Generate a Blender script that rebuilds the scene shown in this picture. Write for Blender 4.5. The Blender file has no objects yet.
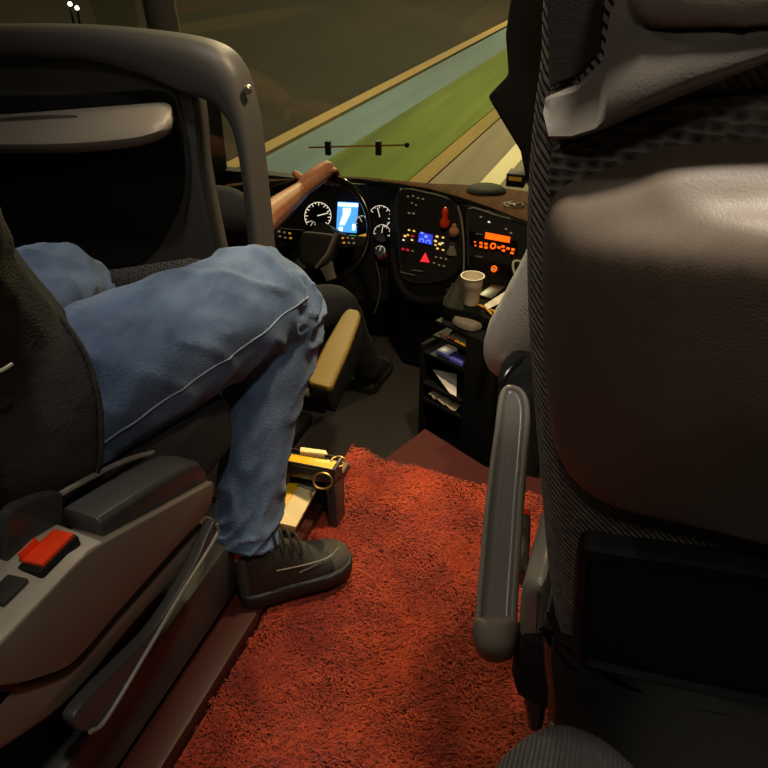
import bpy, bmesh, math, random
from mathutils import Vector as V, Matrix, noise
random.seed(7)
C = bpy.context.scene.collection
R = math.radians

# ------------------------------------------------------------------ camera frame (to read real places off the photo)
PITCH, YAW, FPX = R(32), R(19), 768.0
EYE = V((0, 0, 1.2))
FW = V((-math.sin(YAW)*math.cos(PITCH), math.cos(YAW)*math.cos(PITCH), -math.sin(PITCH)))
RT = V((math.cos(YAW), math.sin(YAW), 0))
UP = RT.cross(FW)
def ray(x, y): return FW + RT*((x-384)/FPX) - UP*((y-384)/FPX)
def onD(x, y, d): return EYE + ray(x, y)*d
def onY(x, y, Y): r = ray(x, y); return EYE + r*(Y/r.y)
def onX(x, y, X): r = ray(x, y); return EYE + r*(X/r.x)
def onZ(x, y, Z): r = ray(x, y); return EYE + r*((Z-EYE.z)/r.z)
def onP(x, y, P, n): r = ray(x, y); return EYE + r*((P-EYE).dot(n)/r.dot(n))

# ------------------------------------------------------------------ materials
def lin(c):
    c = c/255.0
    return c/12.92 if c <= .04045 else ((c+.055)/1.055)**2.4
def rgb(*c): return (lin(c[0]), lin(c[1]), lin(c[2]), 1)
def mat(name, col, rough=.5, metal=0., bump=None, var=None, emit=None, power=1., sheen=0., spec=.5, coat=0.):
    m = bpy.data.materials.new(name); m.use_nodes = True
    nt = m.node_tree; N = nt.nodes; L = nt.links
    b = N['Principled BSDF']
    b.inputs['Base Color'].default_value = rgb(*col)
    b.inputs['Roughness'].default_value = rough
    b.inputs['Metallic'].default_value = metal
    b.inputs['Specular IOR Level'].default_value = spec
    if sheen: b.inputs['Sheen Weight'].default_value = sheen
    if coat: b.inputs['Coat Weight'].default_value = coat; b.inputs['Coat Roughness'].default_value = .2
    tc = N.new('ShaderNodeTexCoord')
    if var:
        col2, sc, scale3 = var
        mp = N.new('ShaderNodeMapping'); mp.inputs['Scale'].default_value = scale3
        L.new(tc.outputs['Object'], mp.inputs['Vector'])
        nz = N.new('ShaderNodeTexNoise'); nz.inputs['Scale'].default_value = sc; nz.inputs['Detail'].default_value = 5
        L.new(mp.outputs[0], nz.inputs['Vector'])
        cr = N.new('ShaderNodeValToRGB')
        cr.color_ramp.elements[0].position = .35; cr.color_ramp.elements[0].color = rgb(*col)
        cr.color_ramp.elements[1].position = .68; cr.color_ramp.elements[1].color = rgb(*col2)
        L.new(nz.outputs['Fac'], cr.inputs[0]); L.new(cr.outputs[0], b.inputs['Base Color'])
    if bump:
        kind, sc, st, scale3 = bump
        mp = N.new('ShaderNodeMapping'); mp.inputs['Scale'].default_value = scale3
        L.new(tc.outputs['Object'], mp.inputs['Vector'])
        if kind == 'noise':
            t = N.new('ShaderNodeTexNoise'); t.inputs['Scale'].default_value = sc; t.inputs['Detail'].default_value = 3; o = t.outputs['Fac']
        elif kind == 'cell':
            t = N.new('ShaderNodeTexVoronoi'); t.inputs['Scale'].default_value = sc; t.inputs['Randomness'].default_value = .25; o = t.outputs['Distance']
        else:
            t = N.new('ShaderNodeTexWave'); t.inputs['Scale'].default_value = sc; t.bands_direction = kind; t.inputs['Distortion'].default_value = .6; o = t.outputs['Fac']
        L.new(mp.outputs[0], t.inputs['Vector'])
        bp = N.new('ShaderNodeBump'); bp.inputs['Strength'].default_value = st; bp.inputs['Distance'].default_value = .004
        L.new(o, bp.inputs['Height']); L.new(bp.outputs[0], b.inputs['Normal'])
    if emit:
        b.inputs['Emission Color'].default_value = rgb(*emit); b.inputs['Emission Strength'].default_value = power
    return m
I3 = (1, 1, 1)
M = {}
M['plastic_grey'] = mat('grey plastic', (112, 106, 98), .42, bump=('noise', 700, .06, I3))
M['plastic_pale'] = mat('pale grey plastic', (150, 142, 130), .4, bump=('noise', 700, .05, I3))
M['plastic_shell'] = mat('seat shell plastic', (98, 86, 74), .5, bump=('noise', 700, .06, I3))
M['plastic_dark'] = mat('dark plastic', (52, 51, 50), .38, bump=('noise', 600, .05, I3))
M['partition'] = mat('partition plastic', (78, 76, 73), .48, bump=('noise', 600, .06, I3))
M['black'] = mat('black plastic', (15, 15, 15), .65, spec=.3, bump=('noise', 500, .06, I3))
M['gloss'] = mat('gloss black', (12, 12, 14), .15)
M['black_fabric'] = mat('black fabric', (9, 9, 9), .95, bump=('noise', 400, .2, I3))
M['knit'] = mat('ribbed knit fabric', (150, 142, 134), .95, bump=('DIAGONAL', 110, 1.0, (1, .1, 1)), var=((104, 98, 92), 160, (1, 1, 1)), sheen=.2)
def honeycomb():
    m = mat('honeycomb fabric', (110, 106, 100), .85, sheen=.1); N = m.node_tree.nodes; L = m.node_tree.links; b = N['Principled BSDF']
    tc = N.new('ShaderNodeTexCoord'); mp = N.new('ShaderNodeMapping'); mp.inputs['Scale'].default_value = (1, .2, 1.5); L.new(tc.outputs['Object'], mp.inputs[0])
    vo = N.new('ShaderNodeTexVoronoi'); vo.inputs['Scale'].default_value = 105; vo.inputs['Randomness'].default_value = .3; L.new(mp.outputs[0], vo.inputs['Vector'])
    cr_ = N.new('ShaderNodeValToRGB'); cr_.color_ramp.elements[0].position = .12; cr_.color_ramp.elements[0].color = rgb(44, 42, 40); cr_.color_ramp.elements[1].position = .55; cr_.color_ramp.elements[1].color = rgb(128, 123, 116)
    L.new(vo.outputs['Distance'], cr_.inputs[0]); L.new(cr_.outputs[0], b.inputs['Base Color'])
    bp_ = N.new('ShaderNodeBump'); bp_.inputs['Strength'].default_value = .9; bp_.inputs['Distance'].default_value = .003; L.new(vo.outputs['Distance'], bp_.inputs['Height']); L.new(bp_.outputs[0], b.inputs['Normal'])
    return m
M['honey'] = honeycomb()
M['metal'] = mat('satin metal', (170, 165, 155), .3, .9)
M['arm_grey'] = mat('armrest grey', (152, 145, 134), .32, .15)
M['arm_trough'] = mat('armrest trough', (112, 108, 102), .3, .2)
M['arm_cap'] = mat('armrest cap', (112, 100, 88), .55, bump=('noise', 500, .08, I3))
M['red_plastic'] = mat('red buckle plastic', (235, 62, 22), .4)
M['red_trim'] = mat('red brown trim', (62, 24, 16), .45)
M['denim'] = mat('blue denim', (60, 80, 112), .9, bump=('noise', 260, .4, (1, 1, 1)), var=((94, 116, 148), 9, (2.5, 1, 1.5)), sheen=.1)
M['seam'] = mat('pale stitching', (128, 142, 162), .9)
M['jacket'] = mat('charcoal jacket cloth', (46, 41, 36), .95, bump=('noise', 300, .5, (1, .4, 1)), var=((34, 30, 28), 30, (1, .3, 2)))
M['ribknit'] = mat('dark ribbed trousers', (42, 38, 34), .95, bump=('X', 70, 1.0, I3), var=((28, 26, 24), 90, I3))
M['shoe'] = mat('black shoe leather', (34, 32, 29), .5, bump=('noise', 300, .15, I3))
M['shoe_panel'] = mat('shoe panel suede', (56, 50, 42), .75, bump=('noise', 300, .2, I3))
M['sole'] = mat('shoe sole rubber', (24, 23, 22), .65)
M['pipe'] = mat('grey shoe piping', (112, 104, 90), .6)
M['skin'] = mat('skin', (205, 145, 108), .55, var=((190, 122, 90), 14, I3))
M['hair'] = mat('dark hair', (30, 24, 20), .7)
M['shirt_grey'] = mat('light grey shirt', (204, 200, 184), .9, bump=('noise', 250, .25, I3))
M['navy'] = mat('dark navy cloth', (22, 24, 32), .95, bump=('noise', 250, .2, I3))
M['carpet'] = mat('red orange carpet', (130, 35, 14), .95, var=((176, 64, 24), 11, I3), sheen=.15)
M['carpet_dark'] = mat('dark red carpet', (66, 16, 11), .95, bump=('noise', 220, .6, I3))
M['floor_grey'] = mat('grey floor vinyl', (46, 43, 40), .6, bump=('noise', 300, .1, I3))
M['floor_dark'] = mat('dark floor', (38, 34, 31), .6)
M['dash'] = mat('black dashboard', (11, 11, 11), .75, spec=.2, bump=('noise', 500, .08, I3))
M['ledge_black'] = mat('matt black ledge', (7, 7, 7), .8, spec=.12)
M['dash_top'] = mat('brown dashboard top', (104, 66, 34), .85, spec=.1, bump=('noise', 500, .1, I3), var=((74, 46, 24), 6, (6, 1, 1)))
M['olive'] = mat('olive armrest leatherette', (120, 98, 42), .6, bump=('noise', 300, .12, I3))
M['amber'] = mat('amber block', (246, 186, 24), .35, bump=('noise', 120, .15, I3))
M['cream'] = mat('cream card', (246, 222, 160), .7)
M['white'] = mat('white paper', (225, 220, 208), .7)
M['tan_paper'] = mat('creased tan paper', (190, 172, 142), .8)
M['cup'] = mat('off white cup plastic', (222, 208, 184), .45)
M['violet'] = mat('violet blue wrapper', (92, 100, 200), .4)
M['yellow'] = mat('yellow pencil', (214, 160, 40), .45)
M['brown_red'] = mat('red brown pen', (120, 50, 48), .5)
M['brass'] = mat('brass ring', (200, 165, 90), .35, .9)
M['e_white'] = mat('white backlight', (200, 200, 190), .5, emit=(255, 240, 215), power=.8)
M['e_yellow'] = mat('yellow light', (220, 190, 90), .5, emit=(255, 205, 100), power=1.0)
M['e_red'] = mat('red light', (230, 50, 50), .5, emit=(255, 36, 48), power=1.3)
M['e_dred'] = mat('dim red light', (150, 30, 30), .5, emit=(255, 40, 70), power=.4)
M['e_blue'] = mat('blue display', (40, 60, 190), .5, emit=(50, 70, 235), power=.8)
M['e_lblue'] = mat('pale blue display marks', (120, 140, 230), .5, emit=(130, 160, 255), power=1.0)
M['e_orange'] = mat('orange display', (255, 110, 20), .5, emit=(255, 96, 10), power=1.2)
M['e_screen'] = mat('blue screen', (60, 130, 220), .3, emit=(70, 145, 235), power=1.5)
M['e_screenw'] = mat('white screen area', (200, 235, 255), .3, emit=(190, 235, 255), power=2.6)
M['e_green'] = mat('green lamp', (40, 200, 90), .5, emit=(40, 220, 100), power=.8)
M['e_amber'] = mat('amber lamp', (220, 170, 50), .5, emit=(240, 180, 50), power=.45)
M['e_dim'] = mat('dim backlight', (120, 110, 90), .5, emit=(255, 220, 170), power=.12)
M['lamp'] = mat('street lamp glow', (255, 250, 235), .5, emit=(255, 245, 225), power=6)
M['asphalt'] = mat('asphalt', (142, 132, 114), .9, var=((124, 116, 100), 2.5, (2, .1, 1)))
M['line'] = mat('road line paint', (235, 225, 190), .8)
M['earth'] = mat('bare earth strip', (150, 128, 78), .95, var=((128, 116, 70), 2, (2, .15, 1)))
M['grass'] = mat('verge grass', (104, 122, 44), .95, var=((70, 86, 34), 1.1, (1.6, .12, 1)))
M['path'] = mat('blue grey path', (98, 122, 134), .9, var=((86, 108, 120), 1.5, (2, .15, 1)))
M['kerb'] = mat('tan kerb', (152, 130, 86), .9)
M['bank'] = mat('dark bank', (30, 24, 12), .95, var=((19, 16, 9), .5, (1, .2, 1)))
def glass():
    m = bpy.data.materials.new('window glass'); m.use_nodes = True
    nt = m.node_tree; N = nt.nodes; N.remove(N['Principled BSDF'])
    tr = N.new('ShaderNodeBsdfTransparent'); tr.inputs[0].default_value = (.86, .88, .82, 1)
    gl = N.new('ShaderNodeBsdfGlossy'); gl.inputs['Roughness'].default_value = .02
    fr = N.new('ShaderNodeFresnel'); fr.inputs[0].default_value = 1.5
    ge = N.new('ShaderNodeNewGeometry'); mr = N.new('ShaderNodeMapRange'); mr.inputs['To Min'].default_value = 1.5; mr.inputs['To Max'].default_value = 1/1.5
    nt.links.new(ge.outputs['Backfacing'], mr.inputs['Value']); nt.links.new(mr.outputs[0], fr.inputs[0])
    mx = N.new('ShaderNodeMixShader')
    nt.links.new(fr.outputs[0], mx.inputs[0]); nt.links.new(tr.outputs[0], mx.inputs[1]); nt.links.new(gl.outputs[0], mx.inputs[2])
    nt.links.new(mx.outputs[0], N['Material Output'].inputs[0])
    return m
M['glass'] = glass()

# ------------------------------------------------------------------ mesh tools
def cr(p0, p1, p2, p3, t):
    return .5*((2*p1)+(p2-p0)*t+(2*p0-5*p1+4*p2-p3)*t*t+(3*p1-p0-3*p2+p3)*t*t*t)
def smo(pts, k=5, closed=True):
    n = len(pts); out = []
    if closed:
        for i in range(n):
            for j in range(k): out.append(cr(pts[i-1], pts[i], pts[(i+1) % n], pts[(i+2) % n], j/k))
    else:
        for i in range(n-1):
            a = pts[i-1] if i else pts[0]*2-pts[1]
            d = pts[i+2] if i+2 < n else pts[-1]*2-pts[-2]
            for j in range(k): out.append(cr(a, pts[i], pts[i+1], d, j/k))
        out.append(pts[-1].copy() if hasattr(pts[-1], 'copy') else pts[-1])
    return out
class MB:
    def __init__(s): s.v = []; s.f = []
    def ring(s, pts): b = len(s.v); s.v += [V(p) for p in pts]; return list(range(b, b+len(pts)))
    def bridge(s, a, b, closed=True):
        n = len(a)
        for i in range(n if closed else n-1):
            j = (i+1) % n; s.f.append((a[i], a[j], b[j], b[i]))
    def loft(s, rings, cap0=True, cap1=True, closed=True):
        ids = [s.ring(r) for r in rings]
        for a, b in zip(ids, ids[1:]): s.bridge(a, b, closed)
        if cap0: s.f.append(tuple(reversed(ids[0])))
        if cap1: s.f.append(tuple(ids[-1]))
        return s
    def box(s, c, size, ax=None):
        c = V(c); X, Y, Z = ax if ax else (V((1, 0, 0)), V((0, 1, 0)), V((0, 0, 1)))
        h = [d/2 for d in size]
        r = []
        for k in (-1, 1):
            r.append([c+X*(a*h[0])+Y*(b*h[1])+Z*(k*h[2]) for a, b in ((-1, -1), (1, -1), (1, 1), (-1, 1))])
        return s.loft(r)
    def prism(s, pts, vec): return s.loft([pts, [V(p)+V(vec) for p in pts]])
    def frames(s, path):
        n = len(path); T = []
        for i in range(n):
            t = (path[min(i+1, n-1)]-path[max(i-1, 0)]); T.append(t.normalized())
        ref = V((0, 0, 1)) if abs(T[0].z) < .9 else V((1, 0, 0))
        N = (ref-T[0]*ref.dot(T[0])).normalized(); out = []
        for t in T:
            N = (N-t*N.dot(t)).normalized(); out.append((t, N, t.cross(N)))
        return out
    def tube(s, path, rad, n=10, caps=True, wr=None, flat=1., roundcap=False):
        path = [V(p) for p in path]; m = len(path)
        if not isinstance(rad, (list, tuple)): rad = [rad]*m
        fr = s.frames(path); rings = []
        for i, (p, r) in enumerate(zip(path, rad)):
            t, N, B = fr[i]; rg = []
            for k in range(n):
                a = 2*math.pi*k/n; rr = r*(1+(wr(i/(m-1), a) if wr else 0))
                rg.append(p+N*(math.cos(a)*rr)+B*(math.sin(a)*rr*flat))
            rings.append(rg)
        if roundcap:
            def cap(i, sg):
                t = fr[i][0]; c = path[i]; res = []
                for th in (.35, .7, 1.05, 1.35):
                    res.append([c+(q-c)*math.cos(th)+t*(sg*rad[i]*math.sin(th)) for q in rings[i]])
                return res
            rings = list(reversed(cap(0, -1)))+rings+cap(m-1, 1)
        s.loft(rings, caps, caps); return s
    def ball(s, c, r, ax=None, n=16, m=10):
        c = V(c); r = r if isinstance(r, (tuple, list)) else (r, r, r)
        X, Y, Z = ax if ax else (V((1, 0, 0)), V((0, 1, 0)), V((0, 0, 1)))
        rings = []
        for i in range(m+1):
            th = -math.pi/2+math.pi*(i+.02)/(m+.04)
            rings.append([c+X*(r[0]*math.cos(th)*math.cos(2*math.pi*k/n))+Y*(r[1]*math.cos(th)*math.sin(2*math.pi*k/n))+Z*(r[2]*math.sin(th)) for k in range(n)])
        return s.loft(rings)
    def lathe(s, c, prof, ax=None, n=28):
        c = V(c); X, Y, Z = ax if ax else (V((1, 0, 0)), V((0, 1, 0)), V((0, 0, 1)))
        return s.loft([[c+X*(r*math.cos(2*math.pi*k/n))+Y*(r*math.sin(2*math.pi*k/n))+Z*h for k in range(n)] for r, h in prof])
    def pad(s, pts, n, prof, cap0=True, cap1=True, dome=None, shift=V((0, 0, 0))):
        """closed outline in a plane of normal n; prof = (inset, height) rings"""
        pts = [V(p) for p in pts]; n = V(n).normalized(); m = len(pts)
        area = V((0, 0, 0))
        for i in range(m): area += pts[i].cross(pts[(i+1) % m])
        if area.dot(n) < 0: pts.reverse()
        inw = []
        for i in range(m):
            e1 = (pts[i]-pts[i-1]); e2 = (pts[(i+1) % m]-pts[i])
            a = n.cross(e1.normalized()); b = n.cross(e2.normalized()); q = (a+b)
            q = q.normalized() if q.length > 1e-6 else a
            inw.append(q/max(.5, q.dot(a)))
        if cap1 and not dome: prof = list(prof)+[(prof[-1][0]+.0012, prof[-1][1])]
        rings = [[p+w*ins+n*h for p, w in zip(pts, inw)] for ins, h in prof]
        if dome:
            c = sum(rings[-1], V((0, 0, 0)))/m+shift; h0 = prof[-1][1]; base = rings[-1]
            rings += [[c+(p-c)*k+n*(h-h0) for p in base] for k, h in dome]
        return s.loft(rings, cap0, cap1)
    def grid(s, rows, closed=False):
        ids = [s.ring(r) for r in rows]
        for a, b in zip(ids, ids[1:]): s.bridge(a, b, closed)
        return s
    def build(s, name, m, parent=None, smooth=40, bevel=0, label=None, remesh=0, sm=0, solid=0, sub=0, origin=None):
        me = bpy.data.meshes.new(name)
        off = V((0, 0, 0)); q = parent
        while q is not None: off += q.location; q = q.parent
        if parent is None:
            if origin is None:
                lo = [min(p[i] for p in s.v) for i in range(3)]; hi = [max(p[i] for p in s.v) for i in range(3)]
                origin = V(((lo[0]+hi[0])/2, (lo[1]+hi[1])/2, lo[2]))
            off = V(origin)
        me.from_pydata([tuple(p-off) for p in s.v], [], s.f)
        bm = bmesh.new(); bm.from_mesh(me); bmesh.ops.recalc_face_normals(bm, faces=bm.faces); bm.to_mesh(me); bm.free()
        o = bpy.data.objects.new(name, me); C.objects.link(o)
        me.materials.append(M[m] if isinstance(m, str) else m)
        if parent is None: o.location = off
        else: o.parent = parent
        mods = False
        if solid: d = o.modifiers.new('s', 'SOLIDIFY'); d.thickness = solid; mods = True
        if remesh:
            d = o.modifiers.new('r', 'REMESH'); d.mode = 'VOXEL'; d.voxel_size = remesh; mods = True
            if sm: d = o.modifiers.new('m', 'SMOOTH'); d.factor = .5; d.iterations = sm
        if bevel:
            d = o.modifiers.new('b', 'BEVEL'); d.width = bevel; d.segments = 2; d.limit_method = 'ANGLE'; d.angle_limit = R(35); mods = True
        if sub: d = o.modifiers.new('u', 'SUBSURF'); d.levels = sub; d.render_levels = sub; mods = True
        if mods:
            dg = bpy.context.evaluated_depsgraph_get(); dg.update()
            new = bpy.data.meshes.new_from_object(o.evaluated_get(dg)); o.modifiers.clear(); o.data = new; me = new; me.name = name
        if smooth:
            me.shade_smooth()
            me.set_sharp_from_angle(angle=R(180 if remesh else smooth))
        if label: o['label'] = label
        return o
def thing(name, loc, label, cat, group=None):
    o = bpy.data.objects.new(name, None); o.empty_display_size = .05; C.objects.link(o); o.location = V(loc)
    return tag(o, label, cat, group)
def tag(o, label, cat, group=None, kind=None):
    o['label'] = label; o['category'] = cat
    if group: o['group'] = group
    if kind: o['kind'] = kind
    return o
def struct(o): o['kind'] = 'structure'; return o
def axes(n, up=(0, 0, 1)):
    n = V(n).normalized(); x = V(up).cross(n).normalized(); return x, n.cross(x), n

# ------------------------------------------------------------------ setting: bus floor, podiums, walls, windows
FZ = -.6                      # cab floor
b = MB(); b.box((-.31, .2, -.06), (.62, 2.5, .08)); struct(b.build('floor', 'floor_dark'))
b = MB(); b.box((-.75, 2.75, FZ-.05), (2.6, 2.7, .1)); struct(b.build('floor_front', 'floor_grey'))
b = MB(); b.box((-.3, 1.39, -.34), (.64, .08, .5)); struct(b.build('trim_1', 'floor_dark'))          # riser under the carpet end
b = MB(); LP = [onZ(x, y, -.31) for x, y in ((372, 472), (425, 432), (485, 470), (560, 520), (560, 640), (372, 600))]; LP[4] = V((.02, 1.43, -.31)); LP[5] = V((-.66, 1.43, -.31)); LP[3] = V((.02, 1.9, -.31))
b.prism(LP, (0, 0, FZ+.31)); struct(b.build('floor_landing', 'floor_dark'))
b = MB(); b.box((-1.42, .1, .0), (1.06, 2.66, .12)); b.box((-.77, -.05, .0), (.24, 2.36, .12)); struct(b.build('floor_left', 'floor_dark', bevel=.01))
b = MB(); b.box((.55, .1, .0), (1.06, 2.8, .12)); struct(b.build('floor_right', 'floor_dark', bevel=.01))
# red brown edge strip along the left podium
b = MB(); b.box((-.612, .55, .0), (.086, 1.7, .06)); struct(b.build('trim_2', 'red_trim', bevel=.008))
WL, WR = -1.95, 1.1
b = MB(); b.box((WL-.03, 1.2, -.05), (.06, 4.2, 1.2)); b.box((WL-.03, 1.2, 1.95), (.06, 4.2, .5))
b.box((WL-.03, -.4, 1.1), (.06, 1.0, 1.3)); struct(b.build('wall_left', 'black'))
b = MB(); b.box((WR+.03, 1.2, .75), (.06, 4.2, 2.8)); struct(b.build('wall_right', 'black'))
b = MB(); b.box((-.42, -.98, .75), (3.1, .06, 2.9)); struct(b.build('wall_back', 'black'))
b = MB(); b.box((-.42, 1.0, 2.2), (3.1, 4.0, .06)); struct(b.build('ceiling', 'partition'))
b = MB(); b.box((WL, 1.4, 1.12), (.012, 2.7, 1.2)); struct(b.build('window_1', 'glass'))
# A pillar between side window and windscreen
b = MB(); pa = [onY(160, 12, 2.8)]; px = pa[0].x
b.tube([V((px-.02, 2.95, -.3)), V((px, 2.8, .9)), V((px+.05, 2.5, 2.2))], .062, 12); struct(b.build('trim_3', 'partition'))
# windscreen: one curved raked pane
rows = []
for k in range(9):
    t = k/8; z = .1+t*2.1; row = []
    for i in range(25):
        u = -1+2*i/24; x = -.42+1.62*u
        row.append(V((x, 3.42-.62*abs(u)**2.6-.5*t, z)))
    rows.append(row)
b = MB(); b.grid(rows); struct(b.build('window_2', 'glass', solid=.008))
b = MB(); b.box((-.42, 3.3, -.45), (3.2, .06, 1.1)); struct(b.build('wall_front', 'black'))

# ------------------------------------------------------------------ outside: road, verge, path, kerb, bank
GZ = -1.5
def strip(name, x0, x1, m, z=GZ, y0=4, y1=60, th=.3, slope=.04):
    b = MB(); n = 24; rows = []
    b.loft([[V((x0+slope*(y-8.5), y, z)), V((x1+slope*(y-8.5), y, z)), V((x1+slope*(y-8.5), y, z-th)), V((x0+slope*(y-8.5), y, z-th))] for y in [y0+(y1-y0)*(i/n)**1.6 for i in range(n+1)]])
    return b.build(name, m)
struct(strip('road', -1.55, 9, 'asphalt'))
struct(strip('road_line', -1.78, -1.55, 'line', GZ+.005))
struct(strip('road_shoulder', -2.33, -1.78, 'asphalt'))
struct(strip('earth_strip', -2.55, -2.33, 'earth', GZ+.02))
tag(strip('verge_grass', -3.75, -2.55, 'grass', GZ+.03), 'mown green grass verge between the road and the blue grey path', 'grass', kind='stuff')
struct(strip('path', -4.55, -3.75, 'path', GZ+.02))
struct(strip('kerb', -4.78, -4.55, 'kerb', GZ+.07))
bk = MB(); rows = []
for i in range(40):
    y = 3+57*(i/39)**1.5; row = []
    for j in range(14):
        d = 30*(j/13)**2; x = -4.78-d+.04*(y-8.5)
        row.append(V((x, y, GZ+.03+min(4., d*.12)+.25*noise.noise(V((x*.6, y*.6, 0)))*min(1, d))))
    rows.append(row)
bk.grid(rows); struct(bk.build('ground_bank', 'bank'))
def street_lamp(p, label):
    t = thing('street_lamp', (p.x, p.y, GZ+.3), label, 'lamp', 'lit lamps outside the side window')
    b = MB(); b.tube([(p.x, p.y, GZ-.2), (p.x, p.y, p.z-.008)], .008, 8); b.build('post', 'black', t)
    b = MB(); b.ball(p, .014); b.build('lamp_head', 'lamp', t)
street_lamp(onD(70, 4, 5), 'lit lamp left of its neighbour in the dark side window')
street_lamp(onD(77, 8, 5), 'lit lamp right of its neighbour in the dark side window')

# ------------------------------------------------------------------ carpets
def carpet(name, x0, x1, y0, y1, z, m, n, ln, wid, endf=None):
    b = MB(); nx, ny = 14, 30; rows = []
    top = lambda x: (endf(x) if endf else y1)
    fl = lambda x, y: x-.04*max(0, min(1, (y-1.0)/.35))*max(0, (x1-x)/(x1-x0))**3 if endf else x
    for j in range(ny+1):
        rows.append([V((fl(x0+(x1-x0)*i/nx, y0+(top(x0+(x1-x0)*i/nx)-y0)*j/ny), y0+(top(x0+(x1-x0)*i/nx)-y0)*j/ny, z)) for i in range(nx+1)])
    b.grid(rows)
    if endf: b.grid([rows[-1], [p+V((0, .012, -.02)) for p in rows[-1]], [p+V((0, .014, -.12)) for p in rows[-1]]])
    for i in range(n):
        x = random.uniform(x0, x1); y = random.uniform(y0, top(x)+.01)
        if random.random() < .35: y = random.uniform(max(y0, y1-.75), top(x)+.012)
        x = fl(x, y)
        a = noise.noise(V((x*9, y*9, 3)))*2.6+random.gauss(0, .6); d = V((math.cos(a), math.sin(a), 0)); s = V((-d.y, d.x, 0))*wid*random.uniform(.6, 1.3)
        l = ln*random.uniform(.7, 1.3); p = V((x, y, z)); k = random.uniform(.35, 1.0)
        q1 = p+d*(l*.35*k)+V((0, 0, l*.55)); q2 = p+d*(l*1.0*k)+V((0, 0, l*(.55+.35*(1-k))))
        i0 = len(b.v); b.v += [p-s, p+s, q1+s, q1-s, q2]
        b.f += [(i0, i0+1, i0+2, i0+3), (i0+3, i0+2, i0+4)]
    return b.build(name, m, smooth=0)
o = carpet('carpet_runner', -.565, .02, -.3, 1.43, 0, 'carpet', 110000, .019, .0013, lambda x: 1.435+.05*max(0, (-.36-x)/.25)**1.5)
tag(o, 'shaggy red orange carpet runner along the aisle floor', 'carpet', kind='stuff')
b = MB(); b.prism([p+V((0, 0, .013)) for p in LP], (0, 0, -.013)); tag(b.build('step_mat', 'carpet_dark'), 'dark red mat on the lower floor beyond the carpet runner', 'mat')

# ------------------------------------------------------------------ partition in front of the left passenger
PY = 1.42
part = thing('partition', (-1.2, PY, .06), 'dark grey rounded partition with fold tray ahead of the person in jeans', 'partition')
fo_ = smo([onY(x, y, PY) for x, y in ((-190, 26), (-60, 26), (40, 25), (110, 28), (180, 36), (218, 47), (238, 66), (248, 92), (256, 130), (263, 190), (269, 250), (275, 320), (282, 420))], 5, False)
fi_ = smo([onY(x, y, PY) for x, y in ((-190, 57), (-60, 57), (40, 57), (100, 61), (150, 76), (188, 93), (208, 99), (224, 109), (237, 128), (245, 165), (250, 215), (255, 280), (261, 420))], 5, False)
b = MB(); b.loft([[V((o_.x+(i_.x-o_.x)*t, PY+d, o_.z+(i_.z-o_.z)*t)) for t, d in ((0, .03), (0, -.004), (.04, -.016), (.12, -.026), (.25, -.032), (.45, -.034), (.7, -.033), (.86, -.029), (.95, -.021), (1, -.008), (1, .03))] for o_, i_ in zip(fo_, fi_)])
b.build('frame', 'partition', part, smooth=60)
b = MB()
out = smo([onY(x, y, PY+.03) for x, y in ((-190, 48), (0, 46), (110, 48), (170, 57), (192, 78), (200, 110), (205, 165), (214, 215), (224, 265), (232, 330), (236, 420), (-190, 420))], 4)
b.pad(out, (0, -1, 0), [(0, -.03), (0, .012), (.004, .02), (.012, .022)]); b.build('panel', 'partition', part)
# raised rim line round the tray recess
rl = smo([onY(x, y, PY+.006) for x, y in ((-190, 60), (0, 57), (80, 56), (130, 60), (158, 72), (174, 92), (183, 125), (189, 160), (189, 195), (183, 225))], 5, False)
b = MB(); b.tube(rl, [.0055*min(1, (len(rl)-i)/14) for i in range(len(rl))], 8); b.build('rim', 'plastic_dark', part)
b = MB(); b.pad(smo([onY(x, y, PY+.007) for x, y in ((-190, 92), (0, 95), (100, 93), (165, 92), (180, 125), (185, 165), (182, 200), (168, 232), (152, 254), (120, 267), (0, 276), (-190, 280))], 4), (0, -1, 0), [(0, 0), (.003, .004)]); b.build('pocket', 'black_fabric', part)
def traycols():
    cols = []
    for i in range(23):
        x = -190+365*i/22; e = max(0, (x-60)/115.)
        yb = 113-13*max(0, min(1, x/165)) if x > 0 else 113
        yf = 148-7*max(0, (x-40)/100)**2 if x < 140 else 148-7-14*((x-140)/35)**1.3
        yf = max(yf, yb+9); sh = max(.12, 1-max(0, (x-150)/25)**2*.8)
        cols.append([onY(x, yb, PY-.0), onY(x, yb+1, PY-.03), onY(x, yb+(yf-yb)*.45, PY-.03-.035*sh), onY(x, yb+(yf-yb)*.8, PY-.03-.062*sh), onY(x, yf, PY-.03-.066*sh), onY(x, yf+6, PY-.02-.05*sh), onY(x, yf+7, PY)])
    return cols
b = MB(); b.loft(traycols()); b.build('tray', 'plastic_pale', part, sub=1)
b = MB(); c = onY(52, 122, PY-.05)
b.pad(smo([onY(x, y, PY-.048) for x, y in ((0, 118), (40, 115), (75, 115), (72, 119), (35, 121), (0, 122))], 3), (0, -1, .6), [(0, 0), (.001, .002)]); b.build('tray_recess', 'plastic_grey', part)
b = MB(); c = onY(247, 90, PY-.020); X, Y_, Z_ = axes((.3, -1, 0)); b.lathe(c, [(.009, -.01), (.009, 0), (.006, .004)], (X, Y_, Z_), 14); b.build('screw', 'metal', part)
b = MB(); b.pad(smo([onY(x, y, PY+.012) for x, y in ((-150, 285), (60, 272), (150, 262), (205, 258), (215, 300), (222, 380), (-150, 400))], 3), (0, -1, 0), [(0, 0), (.01, .012), (.03, .016)]); b.build('fabric_band', 'honey', part)
b = MB(); b.box((-1.28, PY+.05, .3), (.75, .04, .5)); b.build('base', 'partition', part)

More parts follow.
